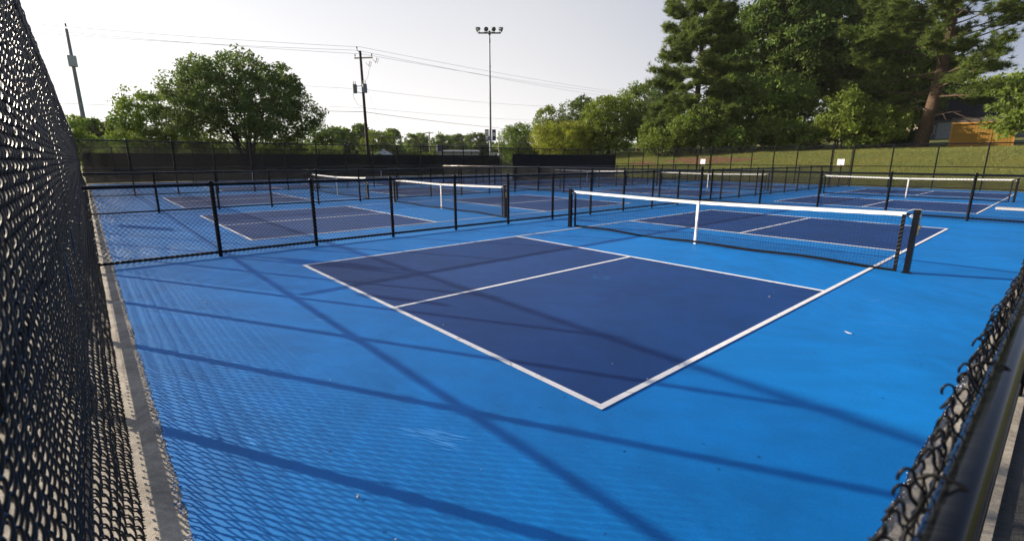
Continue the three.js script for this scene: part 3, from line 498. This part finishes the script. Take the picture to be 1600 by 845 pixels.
[['low light green bush right of the domed tree trunks', 52.3, 12.4, 3.9, 3.2, 'bright'], ['green bush under the left half of the domed tree', 55.0, 6.3, 4.7, 2.8, 'bright'], ['light green bush below the loose green tree', 58.6, 1.2, 4.2, 2.8, 'bright'], ['pale green bush between the domed tree and the utility pole', 60, 20.3, 3.7, 2.8, 'bright'], ['low bush right of the utility pole foot', 66, 30.2, 3.0, 2.6, 'bright'], ['low hedge bush under the distant crossarm pole', 80, 45.3, 3.3, 3.0, 'mid']]
  .forEach(([label, u, v, top, R, leaf], i) => tree({ name: 'bush', label, category: 'bush', u, v, top, R, base: 0.02, lobes: 9, clump: 'small', leaf, seed: 300 + i * 5, trunkR: 0.1, trunks: 3, shape: 0.8 }));
// right side, on and behind the slope
tree({ name: 'bush', label: 'large yellow-green bush at the left end of the woods above the black windscreen', category: 'bush', u: 45.1, v: 48.3, top: 6.9, R: 4.6, base: 0.02, lobes: 20, clump: 'small', leaf: 'yellow', seed: 401, trunks: 4, trunkR: 0.2, lobeR: 0.34, spread: 0.7 });
tree({ name: 'leafy_tree', label: 'bright green tree between the yellow-green bush and the tall left pine', u: 40.7, v: 51.9, top: 10.2, R: 4.2, base: 0.03, lobes: 18, leaf: 'bright', seed: 402, lobeR: 0.36 });
tree({ name: 'leafy_tree', label: 'taller mid green tree touching the left side of the tall pine', u: 40.2, v: 57.9, top: 12.6, R: 3.9, base: 0.05, lobes: 16, leaf: 'mid', seed: 403, lobeR: 0.36 });
tree({ name: 'cedar_tree', label: 'dark narrow cedar at the left flank of the tall pine', u: 33.7, v: 53.9, top: 14.5, R: 2.3, base: 0.04, lobes: 18, clump: 'spray', leaf: 'cool', seed: 404, peak: 0.7, lobeR: 0.5, spread: 0.5, size: 1.1, dens: 1.2 });
pine({ label: 'tall dense pine forming the left shoulder of the woods', u: 29.9, v: 54.2, top: 25.5, R: 6.0, lean: [0.8, 0], bare: 0.06, n: 150, seed: 405, trunkR: 0.4, density: 1.3, taper: 0.62, tuft: 1.12 });
tree({ name: 'dark_tree', label: 'very tall dark broadleaf tree right of the left pine', u: 30.4, v: 76.2, top: 27.5, R: 8.2, base: 0.08, lobes: 34, clump: 'big', leaf: 'dark', wood: 'dark', seed: 406, trunkR: 0.5, lobeR: 0.3, spread: 0.74, gap: -0.2 });
tree({ name: 'dark_tree', label: 'tallest and broadest dark tree in the middle of the woods', u: 24.2, v: 85.9, top: 29.2, R: 10.6, base: 0.08, lobes: 44, clump: 'big', leaf: 'dark', wood: 'dark', seed: 407, trunkR: 0.6, lobeR: 0.28, spread: 0.76, gap: -0.12 });
tree({ name: 'dark_tree', label: 'shaded dark tree filling the gap behind the leaning pine', u: 15.6, v: 80.5, top: 17.5, R: 6.4, base: 0.05, lobes: 22, clump: 'big', leaf: 'dark', wood: 'dark', seed: 408, trunkR: 0.4, lobeR: 0.34 });
[['vine-covered tall shrub in front of the left pine trunk', 26.3, 56.0, 13.0, 3.9, 'mid', 0.35], ['broad green shrub in the middle of the slope edge', 22.0, 58.6, 11.0, 4.6, 'mid', 0], ['rounded green shrub below the left pine', 27.4, 51.6, 7.8, 3.5, 'mid', 0], ['low shrub at the left foot of the pine beside the grass', 30.4, 49.9, 6.0, 3.3, 'bright', 0],
 ['pointed bright shrub left of the leaning pine', 14.9, 56.7, 9.0, 2.9, 'bright', 0.5], ['spreading bright shrub under the leaning pine branches', 12.9, 58.8, 7.2, 3.2, 'bright', 0], ['low dark shrub at the grass edge between the gates', 19.8, 57.3, 6.4, 3.6, 'mid', 0], ['low shrub at the grass edge above the left gate', 24.2, 53.0, 5.6, 2.6, 'mid', 0], ['trimmed dark hedge left of the leaning pine trunk', 12.8, 64.6, 4.9, 2.9, 'cool', 0]]
  .forEach(([label, u, v, top, R, leaf, peak], i) => tree({ name: 'shrub', label, category: 'shrub', u, v, top, R, base: 0.02, lobes: 18, clump: 'broad', leaf, seed: 500 + i * 11, trunks: 3, trunkR: 0.15, lobeR: 0.36, spread: 0.66, peak, gap: -0.14, shape: 0.9 }));
pine({ label: 'large leaning pine with reddish trunk and long limbs at the right', u: 9.0, v: 60.6, top: 22.5, R: 7.6, lean: [1.3, -1.0], bare: 0.24, n: 62, seed: 421, trunkR: 0.62, density: 1.25, taper: 0.3, droop: 0.16 });
tree({ name: 'leafy_tree', label: 'green tree at the right frame edge overhanging the orange shed', u: 0.9, v: 57.2, top: 9.0, R: 2.9, base: 0.08, lobes: 14, leaf: 'mid', seed: 431 });
tree({ name: 'leafy_tree', label: 'bright green tree behind the dark house roof', u: 9.4, v: 118, top: 15.6, R: 7.4, base: 0.1, lobes: 18, clump: 'big', leaf: 'bright', seed: 432 });
{
  // far-off wood closing the horizon
  const r = rng(77), mats = [], cols = [];
  for (let k = 0; k < 9000; k++) {
    const a = -0.25 + r() * 1.5, d = 205 + r() * 130, u = Math.cos(a) * d, v = Math.sin(a) * d, ridge = 7.5 + 4.2 * fbm(a * 26, d * 0.012, 3, 4) + 2.5 * fbm(a * 90, 2, 7, 2);
    clumpAt(mats, cols, V(u, v, Math.max(0.4, ridge * (d / 260) * Math.pow(r(), 0.45))), 1.5 + r() * 1.2, r, 0.15);
  }
  tag(inst('distant_wood', CLUMP.far, LEAF.mid, mats, scene, cols), 'far-off band of woodland closing the horizon', 'woodland');
  // grass of the slope
  const blade = (() => { const pos = [], q = rng(9); for (let k = 0; k < 9; k++) { const x = (q() - 0.5) * 0.22, z = (q() - 0.5) * 0.22, a = q() * 6.28, h = 0.05 + q() * 0.06, w = 0.011; pos.push(x - Math.cos(a) * w, 0, z - Math.sin(a) * w, x + Math.cos(a) * w, 0, z + Math.sin(a) * w, x + (q() - 0.5) * 0.06, h, z + (q() - 0.5) * 0.06); } const g = new THREE.BufferGeometry(); g.setAttribute('position', new THREE.Float32BufferAttribute(pos, 3)); g.computeVertexNormals(); return g; })();
  const gm = [], gc = [], m = new THREE.Matrix4();
  const bare = (u, v) => Math.hypot((u - 23.5) / 5.2, (v - 46.5) / 2.6) < 0.9 + 0.8 * fbm(u * 0.6, v * 0.9, 3) || Math.hypot((u - 30) / 2.5, (v - 44) / 2) < 0.7 + 0.9 * fbm(u * 0.8, v * 0.8, 9);
  for (let k = 0; k < 130000; k++) {
    const u = r() * 46 - 6, v = 35.1 + r() * r() * 27; if (bare(u, v) && r() < 0.86) continue;
    const s = 0.55 + r() * 0.7; tmpQ.setFromEuler(tmpE.set(0, r() * 6.28, 0)); m.compose(V(u, v, landHeight(u, v) - 0.005), tmpQ, new THREE.Vector3(s, s * (0.7 + r() * 0.6), s)); gm.push(m.clone());
    const dry = Math.max(0, fbm(u * 0.25, v * 0.4, 5) + 0.12) * 1.4 + r() * 0.3, k2 = 0.75 + r() * 0.5; gc.push(rgb(k2 * (0.95 + dry * 0.35), k2, k2 * 0.9));
  }
  tag(inst('grass', blade, new THREE.MeshPhysicalMaterial({ color: rgb(0.24, 0.28, 0.048), roughness: 0.9, transmission: 0.5, thickness: 0, side: THREE.DoubleSide }), gm, scene, gc), 'mown yellow-green grass on the slope behind the right fence', 'grass');
  // bare red soil showing through
  const g = new THREE.PlaneGeometry(20, 12, 100, 60), p = g.attributes.position, idx = [], keep = (i) => { const u = p.getX(i) + 25.5, v = p.getY(i) + 45.5; return bare(u, v); }, src = g.index.array;
  for (let i = 0; i < src.length; i += 3) if (keep(src[i]) && keep(src[i + 1]) && keep(src[i + 2])) idx.push(src[i], src[i + 2], src[i + 1]);
  for (let i = 0; i < p.count; i++) { const u = p.getX(i) + 25.5, v = p.getY(i) + 45.5; p.setXYZ(i, -u, landHeight(u, v) + 0.03, -v); }
  g.setIndex(idx); g.computeVertexNormals(); if (idx.length) { const nn = g.attributes.normal; if (nn.getY(idx[0]) < 0) { const f = []; for (let i = 0; i < idx.length; i += 3) f.push(idx[i], idx[i + 2], idx[i + 1]); g.setIndex(f); g.computeVertexNormals(); } }
  struct('bare_soil', uvMetres(g), M.soil);
}

// ------------------------------------------------------------------ poles and wires
{
  const t = thing('utility_pole', 'dark wooden utility pole with crossarm and two grey transformers', 'utility pole', V(56.6, 24.4, 0), 0.7);
  const top = 14.2; part('pole', tube([new THREE.Vector3(0.2, -0.2, 0), new THREE.Vector3(0, top, 0)], [0.21, 0.14], 10), mat(0.075, 0.055, 0.04, 0.9, { map: barkTex }), t);
  part('crossarm', box(2.3, 0.14, 0.11, 0.3, top - 0.75, -0.16), mat(0.42, 0.29, 0.14, 0.85), t);
  const ins = (x, y, z) => part('insulator', [cyl(0.03, 0.03, 0.16, x, y, z, 8), cyl(0.08, 0.09, 0.06, x, y + 0.16, z, 10), cyl(0.065, 0.075, 0.06, x, y + 0.25, z, 10), cyl(0.05, 0.03, 0.08, x, y + 0.33, z, 10)], mat(0.05, 0.05, 0.055, 0.4), t);
  ins(-0.75, top - 0.68, -0.16); ins(1.35, top - 0.68, -0.16); ins(-0.35, top + 0.1, 0.06); part('pin_bracket', [bar(new THREE.Vector3(0, top - 0.3, 0.06), new THREE.Vector3(-0.35, top + 0.12, 0.06), 0.035)], M.vinyl, t);
  for (const [x, y] of [[0.85, top - 1.7], [1.75, top - 1.35]]) part('cutout_switch', [bar(new THREE.Vector3(x, y, -0.25), new THREE.Vector3(x + 0.18, y + 0.55, -0.25), 0.045), bar(new THREE.Vector3(x + 0.22, y - 0.05, -0.25), new THREE.Vector3(x + 0.36, y + 0.42, -0.25), 0.025), bar(new THREE.Vector3(x + 0.18, y + 0.55, -0.25), new THREE.Vector3(x + 0.4, y + 0.42, -0.25), 0.02), bar(new THREE.Vector3(x, y + 0.1, -0.25), new THREE.Vector3(x - 0.3, y + 0.4, -0.1), 0.025)], mat(0.12, 0.12, 0.14, 0.5), t);
  for (const [x, z] of [[-0.95, 0.1], [0.42, 0.28]]) {
    const tr = part('transformer', [cyl(0.27, 0.27, 0.95, x, top - 4.75, z, 18), cyl(0.28, 0.2, 0.07, x, top - 3.8, z, 18)], mat(0.16, 0.19, 0.21, 0.55), t);
    part('bushing', [-0.14, 0.1].map((o) => cyl(0.05, 0.035, 0.36, x + o, top - 3.72, z, 8)), mat(0.06, 0.05, 0.05, 0.4), tr);
  }
  part('mounting_arm', [bar(new THREE.Vector3(-0.95, top - 4.0, 0.1), new THREE.Vector3(0, top - 3.9, 0), 0.04), bar(new THREE.Vector3(-0.8, top - 4.6, 0.1), new THREE.Vector3(0, top - 4.75, 0), 0.04)], M.vinyl, t);
  part('jumper_wire', [tube([new THREE.Vector3(-1.25, top - 4, 0.1), new THREE.Vector3(-1.15, top - 5.3, 0.1), new THREE.Vector3(-0.7, top - 6.1, 0.05), new THREE.Vector3(0, top - 6.3, 0)], 0.018, 4), tube([new THREE.Vector3(1.05, top - 1.6, -0.2), new THREE.Vector3(0.75, top - 3, 0), new THREE.Vector3(0.45, top - 3.5, 0.28)], 0.014, 4)], M.vinyl, t);
  const guy = thing('guy_wire', 'thin steel guy wire running down right of the utility pole', 'wire', V(58, 26, 0)); part('cable', bar(V(-1.0, -1.3, 11.5), V(0.6, 3.6, 0), 0.012, 4), mat(0.3, 0.3, 0.3, 0.5), guy);
}
{
  const t = thing('floodlight_pole', 'tall slim steel floodlight pole with four lamp heads', 'light pole', V(53.0, 41.2, 0), 0.86), top = 18.1, steel = mat(0.16, 0.2, 0.23, 0.5, { metalness: 0.4 });
  part('pole', tube([new THREE.Vector3(0, -0.2, 0), new THREE.Vector3(0, 9, 0), new THREE.Vector3(0, top, 0)], [0.19, 0.14, 0.09], 12), steel, t);
  part('joint_collar', [cyl(0.13, 0.13, 0.5, 0, top - 1.2, 0), cyl(0.15, 0.15, 0.12, 0, 12.4, 0), cyl(0.15, 0.15, 0.12, 0, 13.9, 0), cyl(0.16, 0.16, 0.12, 0, 9, 0)], mat(0.25, 0.32, 0.4, 0.5), t);
  part('crossarm', [box(3.0, 0.16, 0.14, 0, top, 0), cyl(0.16, 0.16, 0.5, 0, top - 0.25, 0)], mat(0.03, 0.032, 0.035, 0.5), t);
  [-1.5, -0.46, 0.5, 1.5].forEach((x, i) => {
    const hd = part('lamp_head', [new THREE.CylinderGeometry(0.3, 0.17, 0.42, 14).rotateX(Math.PI / 2 + 0.45).rotateY([-0.9, 0.2, 0.6, 1.2][i]).translate(x, top + 0.52, 0), new THREE.SphereGeometry(0.17, 10, 8).translate(x - Math.sin([-0.9, 0.2, 0.6, 1.2][i]) * 0.18, top + 0.58, -0.18)], mat(0.14, 0.16, 0.16, 0.4, { metalness: 0.5 }), t);
    part('yoke', [box(0.05, 0.3, 0.05, x - 0.18, top + 0.22, 0), box(0.05, 0.3, 0.05, x + 0.18, top + 0.22, 0), box(0.4, 0.04, 0.06, x, top + 0.1, 0)], M.vinyl, hd);
  });
  part('equipment_box', box(0.5, 0.5, 0.26, 0, 2.35, 0.31), mat(0.55, 0.56, 0.56, 0.5), t);
  part('ladder_step', Array.from({ length: 6 }, (_, i) => box(0.3, 0.03, 0.03, 0, 7.2 + i * 0.9, 0.1)), steel, t);
  for (const s of [-1, 1]) {
    const c = document.createElement('canvas'); c.width = 96; c.height = 256; const x = c.getContext('2d');
    x.fillStyle = '#3d3a63'; x.fillRect(0, 0, 96, 256); x.fillStyle = '#f2f0ee'; if (s < 0) x.fillRect(12, 30, 72, 160); else x.fillRect(0, 0, 0, 0);
    x.font = 'bold 120px sans-serif'; x.textAlign = 'center'; x.fillStyle = s < 0 ? '#8f9070' : '#f2f0ee'; x.fillText('B', 48, 150); x.fillStyle = s < 0 ? '#c9c6cc' : '#5c5a86'; x.fillRect(10, 205, 76, 34);
    const tx = new THREE.CanvasTexture(c); tx.colorSpace = THREE.SRGBColorSpace;
    const b = thing('pole_banner', s < 0 ? 'white-centred navy banner on the left side of the floodlight pole' : 'navy banner with white letter on the right side of the floodlight pole', 'banner', V(53.0, 41.2, 0), 0.86);
    part('cloth', box(0.52, 1.45, 0.012, s * 0.5, 4.95, 0.02), mat(0.9, 0.9, 0.9, 0.8, { map: tx }), b);
    part('bracket', [bar(new THREE.Vector3(s * 0.1, 5.7, 0.02), new THREE.Vector3(s * 0.78, 5.7, 0.02), 0.02), bar(new THREE.Vector3(s * 0.1, 4.21, 0.02), new THREE.Vector3(s * 0.78, 4.21, 0.02), 0.02)], M.vinyl, b);
  }
  const sp = thing('service_pole', 'slender pale service pole just right of the floodlight pole', 'pole', V(54.2, 43.7, 0)); part('pole', tube([new THREE.Vector3(0, 0, 0), new THREE.Vector3(0, 4.9, 0)], [0.08, 0.07], 8), mat(0.35, 0.33, 0.3, 0.8), sp); part('bracket', [box(0.4, 0.06, 0.06, -0.1, 3.4, 0), cyl(0.1, 0.1, 0.25, -0.3, 3.1, 0)], mat(0.3, 0.3, 0.3, 0.6), sp);
}
{
  const t = thing('steel_mast', 'thick grey steel mast with a square panel box at the far left', 'mast', V(108.1, -1.3, 0));
  part('shaft', tube([new THREE.Vector3(0, 0, 0), new THREE.Vector3(0.2, 15.6, 0), new THREE.Vector3(0.3, 21.9, 0)], [0.42, 0.26, 0.2], 12), mat(0.2, 0.22, 0.24, 0.6), t);
  part('panel_box', box(1.15, 1.6, 1.15, 0.2, 17.1, 0), mat(0.42, 0.47, 0.46, 0.6), t); part('antenna', [cyl(0.12, 0.1, 0.4, 0.3, 22.3, 0), cyl(0.03, 0.03, 0.5, 0.3, 21.9, 0)], M.vinyl, t);
  const p2 = thing('distant_crossarm_pole', 'distant pale pole with a single crossarm above the tree line', 'utility pole', V(132.6, 80.2, 0), 0.85);
  part('pole', tube([new THREE.Vector3(0, 0, 0), new THREE.Vector3(0, 10, 0)], [0.22, 0.17], 8), mat(0.3, 0.27, 0.24, 0.8), p2); part('crossarm', [box(2.7, 0.22, 0.2, 0, 9.6, 0), ...[-1.2, -0.6, 0.6, 1.2].map((x) => cyl(0.06, 0.06, 0.25, x, 9.7, 0, 6))], mat(0.3, 0.27, 0.24, 0.8), p2);
  const wire = (label, pts, r = 0.016, sag = 0.6) => { const all = []; for (let k = 0; k < pts.length - 1; k++) for (let i = 0; i <= 14; i++) { const f = i / 14, p = pts[k].clone().lerp(pts[k + 1], f); p.y -= sag * 4 * f * (1 - f) * 0.5; if (!(k && i === 0)) all.push(p); } tag(part('power_line', tube(all, r, 4), mat(0.22, 0.22, 0.24, 0.6)), label, 'power line'); };
  const P0 = V(56.8, 24.9, 0), toPole = (x, h) => new THREE.Vector3(-56.6 + x * 0.73, h, -24.4 + x * 0.68);
  wire('topmost thin power line through the utility pole tip', [V(95.6, -11.4, 19.5), toPole(-0.35, 14.7), V(70.2, 91.9, 16.6)]);
  wire('thin power line just below the topmost one', [V(95.2, -11.4, 18.8), toPole(-0.75, 14.0), V(70.3, 91.6, 16.2)]);
  wire('third power line down, ending at the crossarm tip', [V(94.0, -11.4, 18.0), toPole(1.35, 14.0), V(70.5, 91.3, 15.4)]);
  wire('single thin line passing below the transformers', [V(104, -11.2, 15.6), toPole(0, 9.9), V(72.3, 72.4, 12.3)], 0.014);
  wire('thin line a little above the thick telephone cable', [V(103, -11, 11.9), toPole(0, 7.75), V(72.6, 71, 9.4)], 0.014, 0.4);
  wire('thick dark telephone cable, lowest across the sky', [V(102.5, -11, 9.9), toPole(0, 7.3), V(78.5, 63.8, 8.0)], 0.03, 0.3);
  wire('pale service cable dipping before the trees right of the utility pole', [V(70, 21.5, 6.0), V(62, 34.5, 4.6), V(62, 60, 5.6), V(64, 70, 6.5)], 0.025, 0.3);
  wire('lower service cable crossing in front of the far trees', [V(72, 27, 4.4), V(64, 47, 4.0), V(60, 62, 4.9)], 0.02, 0.3);
  wire('steep double service line climbing into the right-hand trees', [V(64, 52, 6.6), V(55, 62, 9.5)], 0.03, 0.2);
}
// ------------------------------------------------------------------ far small things and houses
{
  const t = thing('canopy_tent', 'pale peaked canopy tent behind the see-through windscreen', 'tent', V(65.5, 31.1, 0), 0.86);
  const roof = new THREE.ConeGeometry(2.35, 1.15, 4, 1, true).rotateY(Math.PI / 4).translate(0, 2.55, 0); part('canopy', roof, mat(0.75, 0.75, 0.78, 0.9, { side: THREE.DoubleSide }), t);
  part('valance', [box(3.3, 0.25, 0.01, 0, 1.86, 1.66), box(3.3, 0.25, 0.01, 0, 1.86, -1.66), box(0.01, 0.25, 3.3, 1.66, 1.86, 0), box(0.01, 0.25, 3.3, -1.66, 1.86, 0)], mat(0.72, 0.72, 0.75, 0.9), t);
  for (const x of [-1, 1]) for (const z of [-1, 1]) part('leg', bar(new THREE.Vector3(x * 1.6, 0, z * 1.6), new THREE.Vector3(x * 1.6, 1.95, z * 1.6), 0.03), mat(0.5, 0.5, 0.5, 0.5), t);
  const s = thing('notice_board', 'small navy and white roadside board above the far fence', 'sign', V(78.8, 49.3, 0), 0.9); part('panel', box(1.0, 1.2, 0.1, 0.15, 3.75, 0), mat(0.02, 0.025, 0.05, 0.5), s); part('frame', [box(0.35, 1.25, 0.12, -0.53, 3.7, 0), box(1.35, 0.2, 0.12, 0, 3.02, 0.003)], mat(0.75, 0.74, 0.73, 0.7), s); for (const x of [-0.5, 0.5]) part('leg', box(0.1, 3, 0.1, x, 1.5, 0), mat(0.4, 0.4, 0.4, 0.7), s);
  const b = thing('long_building', 'long low building with a white roof beyond the far fence', 'building', V(95.8, 65.7, 0), 0.87); part('wall', box(9, 3.1, 6, 0, 1.55, 0), mat(0.4, 0.4, 0.4, 0.8), b); part('roof', [box(9.6, 0.3, 6.6, 0, 3.4, 0), box(9.4, 0.2, 3, 0, 3.65, 0)], mat(0.8, 0.8, 0.8, 0.6), b); for (let k = 0; k < 4; k++) part('window', box(1.1, 0.9, 0.06, -3.3 + k * 2.2, 1.8, 3.01), mat(0.05, 0.06, 0.08, 0.2), b);
  const w = thing('storage_tank', 'small pale round storage tank right of the floodlight pole', 'tank', V(61.6, 50, 0)); part('shell', [cyl(0.36, 0.36, 2.5, 0, 0, 0, 20), new THREE.SphereGeometry(0.36, 20, 8, 0, 6.3, 0, 1.57).scale(1, 0.4, 1).translate(0, 2.5, 0)], mat(0.55, 0.62, 0.6, 0.5), w); part('vent_pipe', cyl(0.05, 0.05, 0.3, 0, 2.6, 0), M.steel, w);
  const wb = thing('utility_cabinet', 'white utility cabinet at the foot of the floodlight pole', 'cabinet', V(57.5, 45.7, 0), 0.9); part('body', box(0.75, 2.7, 0.5, 0, 1.35, 0), mat(0.75, 0.74, 0.72, 0.6), wb); part('door', box(0.3, 0.55, 0.03, 0.08, 2.2, 0.26), mat(0.1, 0.12, 0.15, 0.5), wb); part('lid', box(0.85, 0.06, 0.6, 0, 2.73, 0), mat(0.7, 0.69, 0.67, 0.6), wb);
}
{
  // orange shed
  const y = landHeight(4.6, 59.8) - 0.1, t = thing('garden_shed', 'orange wooden shed with grooved siding and grey roof at the right', 'shed', V(4.5, 59.6, y), 0.1);
  const siding = mat(0.85, 0.54, 0.1, 0.85, { map: barkTex }), W = 4.3, Hh = 2.2;
  part('wall', [box(W - 0.1, Hh - 0.1, 3.2, 0, Hh / 2 - 0.05, -1.65), box(0.05, Hh, 0.08, -W / 2, Hh / 2, 0.0)], mat(0.22, 0.12, 0.03, 0.9), t);
  for (const [x0, x1] of [[-W / 2 + 0.02, 0.68], [0.72, W / 2 - 0.02]]) { const g = [], n = Math.round((x1 - x0) / 0.2), w = (x1 - x0) / n; for (let k = 0; k < n; k++) g.push(box(w - 0.022, Hh - 0.02, 0.035 + 0.004 * (k % 3), x0 + (k + 0.5) * w, Hh / 2, -0.02)); part('siding_panel', g, siding, t); }
  const rf = part('roof', [new THREE.BoxGeometry(W + 0.2, 0.07, 1.0).rotateX(0.5).translate(0, Hh + 0.2, -0.27), new THREE.BoxGeometry(W + 0.2, 0.07, 2.4).rotateX(-0.25).translate(0, Hh + 0.2, -2.0)], mat(0.16, 0.135, 0.12, 0.95, { map: concreteTex }), t); part('fascia', box(W + 0.18, 0.12, 0.04, 0, Hh - 0.01, 0.16), mat(0.5, 0.25, 0.05, 0.8), rf);
  part('corner_trim', [box(0.09, Hh, 0.06, -W / 2 + 0.03, Hh / 2, 0.02), box(0.09, Hh, 0.06, W / 2 - 0.03, Hh / 2, 0.02)], mat(0.4, 0.2, 0.05, 0.85), t);
  // dark-roofed house
  const hy = landHeight(8, 86) - 0.2, hs = thing('house', 'dark-roofed grey house behind the orange shed', 'house', V(7.4, 85.5, hy), 0.08);
  part('wall', [box(11, 2.7, 6.4, 0, 1.35, -3.3)], mat(0.13, 0.15, 0.18, 0.85), hs);
  const rshape = [], pitch = 0.64; rshape.push(new THREE.BoxGeometry(12, 0.14, 4.7).rotateX(pitch).translate(0, 4.05, -1.55), new THREE.BoxGeometry(12, 0.14, 4.7).rotateX(-pitch).translate(0, 4.05, -5.2));
  part('roof', rshape, mat(0.032, 0.034, 0.042, 0.95, { map: concreteTex }), hs);
  const gar = part('garage_door', [0, 1, 2, 3].map((k) => box(2.1, 0.5, 0.05, -3.2, 0.4 + k * 0.52, -0.06)), mat(0.3, 0.34, 0.38, 0.7), hs); part('door_frame', [box(0.1, 2.2, 0.1, -4.3, 1.1, -0.06), box(0.1, 2.2, 0.1, -2.1, 1.1, -0.06)], mat(0.2, 0.22, 0.24, 0.7), gar);
  const wi = part('window', box(0.7, 1.0, 0.03, -4.9, 1.3, -0.08), mat(0.03, 0.035, 0.04, 0.15), hs); part('window_frame', [box(0.08, 1.1, 0.06, -5.28, 1.3, -0.07), box(0.08, 1.1, 0.06, -4.52, 1.3, -0.07), box(0.68, 0.06, 0.06, -4.9, 1.83, -0.07), box(0.68, 0.06, 0.06, -4.9, 0.77, -0.07)], mat(0.5, 0.52, 0.54, 0.7), wi);
  part('fascia', box(12, 0.12, 0.05, 0, 2.64, 0.4), mat(0.03, 0.03, 0.035, 0.8), hs);
  // tan gabled house far behind
  const ty = landHeight(18, 100) , th = thing('house', 'small tan gabled house glimpsed left of the leaning pine trunk', 'house', V(18.6, 107, ty), 0.1);
  part('wall', (() => { const s = new THREE.Shape([[-3, 0], [3, 0], [3, 2.2], [0, 4.2], [-3, 2.2]].map(([a, b]) => new THREE.Vector2(a, b))); return new THREE.ExtrudeGeometry(s, { depth: 6, bevelEnabled: false }).translate(0, 0, -6); })(), mat(0.6, 0.48, 0.36, 0.8), th);
  part('roof', [new THREE.BoxGeometry(4.0, 0.12, 6.6).rotateZ(0.588).translate(-1.6, 3.26, -3), new THREE.BoxGeometry(4.0, 0.12, 6.6).rotateZ(-0.588).translate(1.6, 3.26, -3)], mat(0.06, 0.055, 0.06, 0.9), th);
  const tw = part('window', box(0.9, 1.1, 0.05, 0.4, 1.4, 0.03), mat(0.04, 0.05, 0.06, 0.2), th); part('window_frame', [box(0.07, 1.2, 0.07, -0.1, 1.4, 0.035), box(0.07, 1.2, 0.07, 0.9, 1.4, 0.035)], mat(0.7, 0.68, 0.65, 0.7), tw);
}
renderer.render(scene, camera);
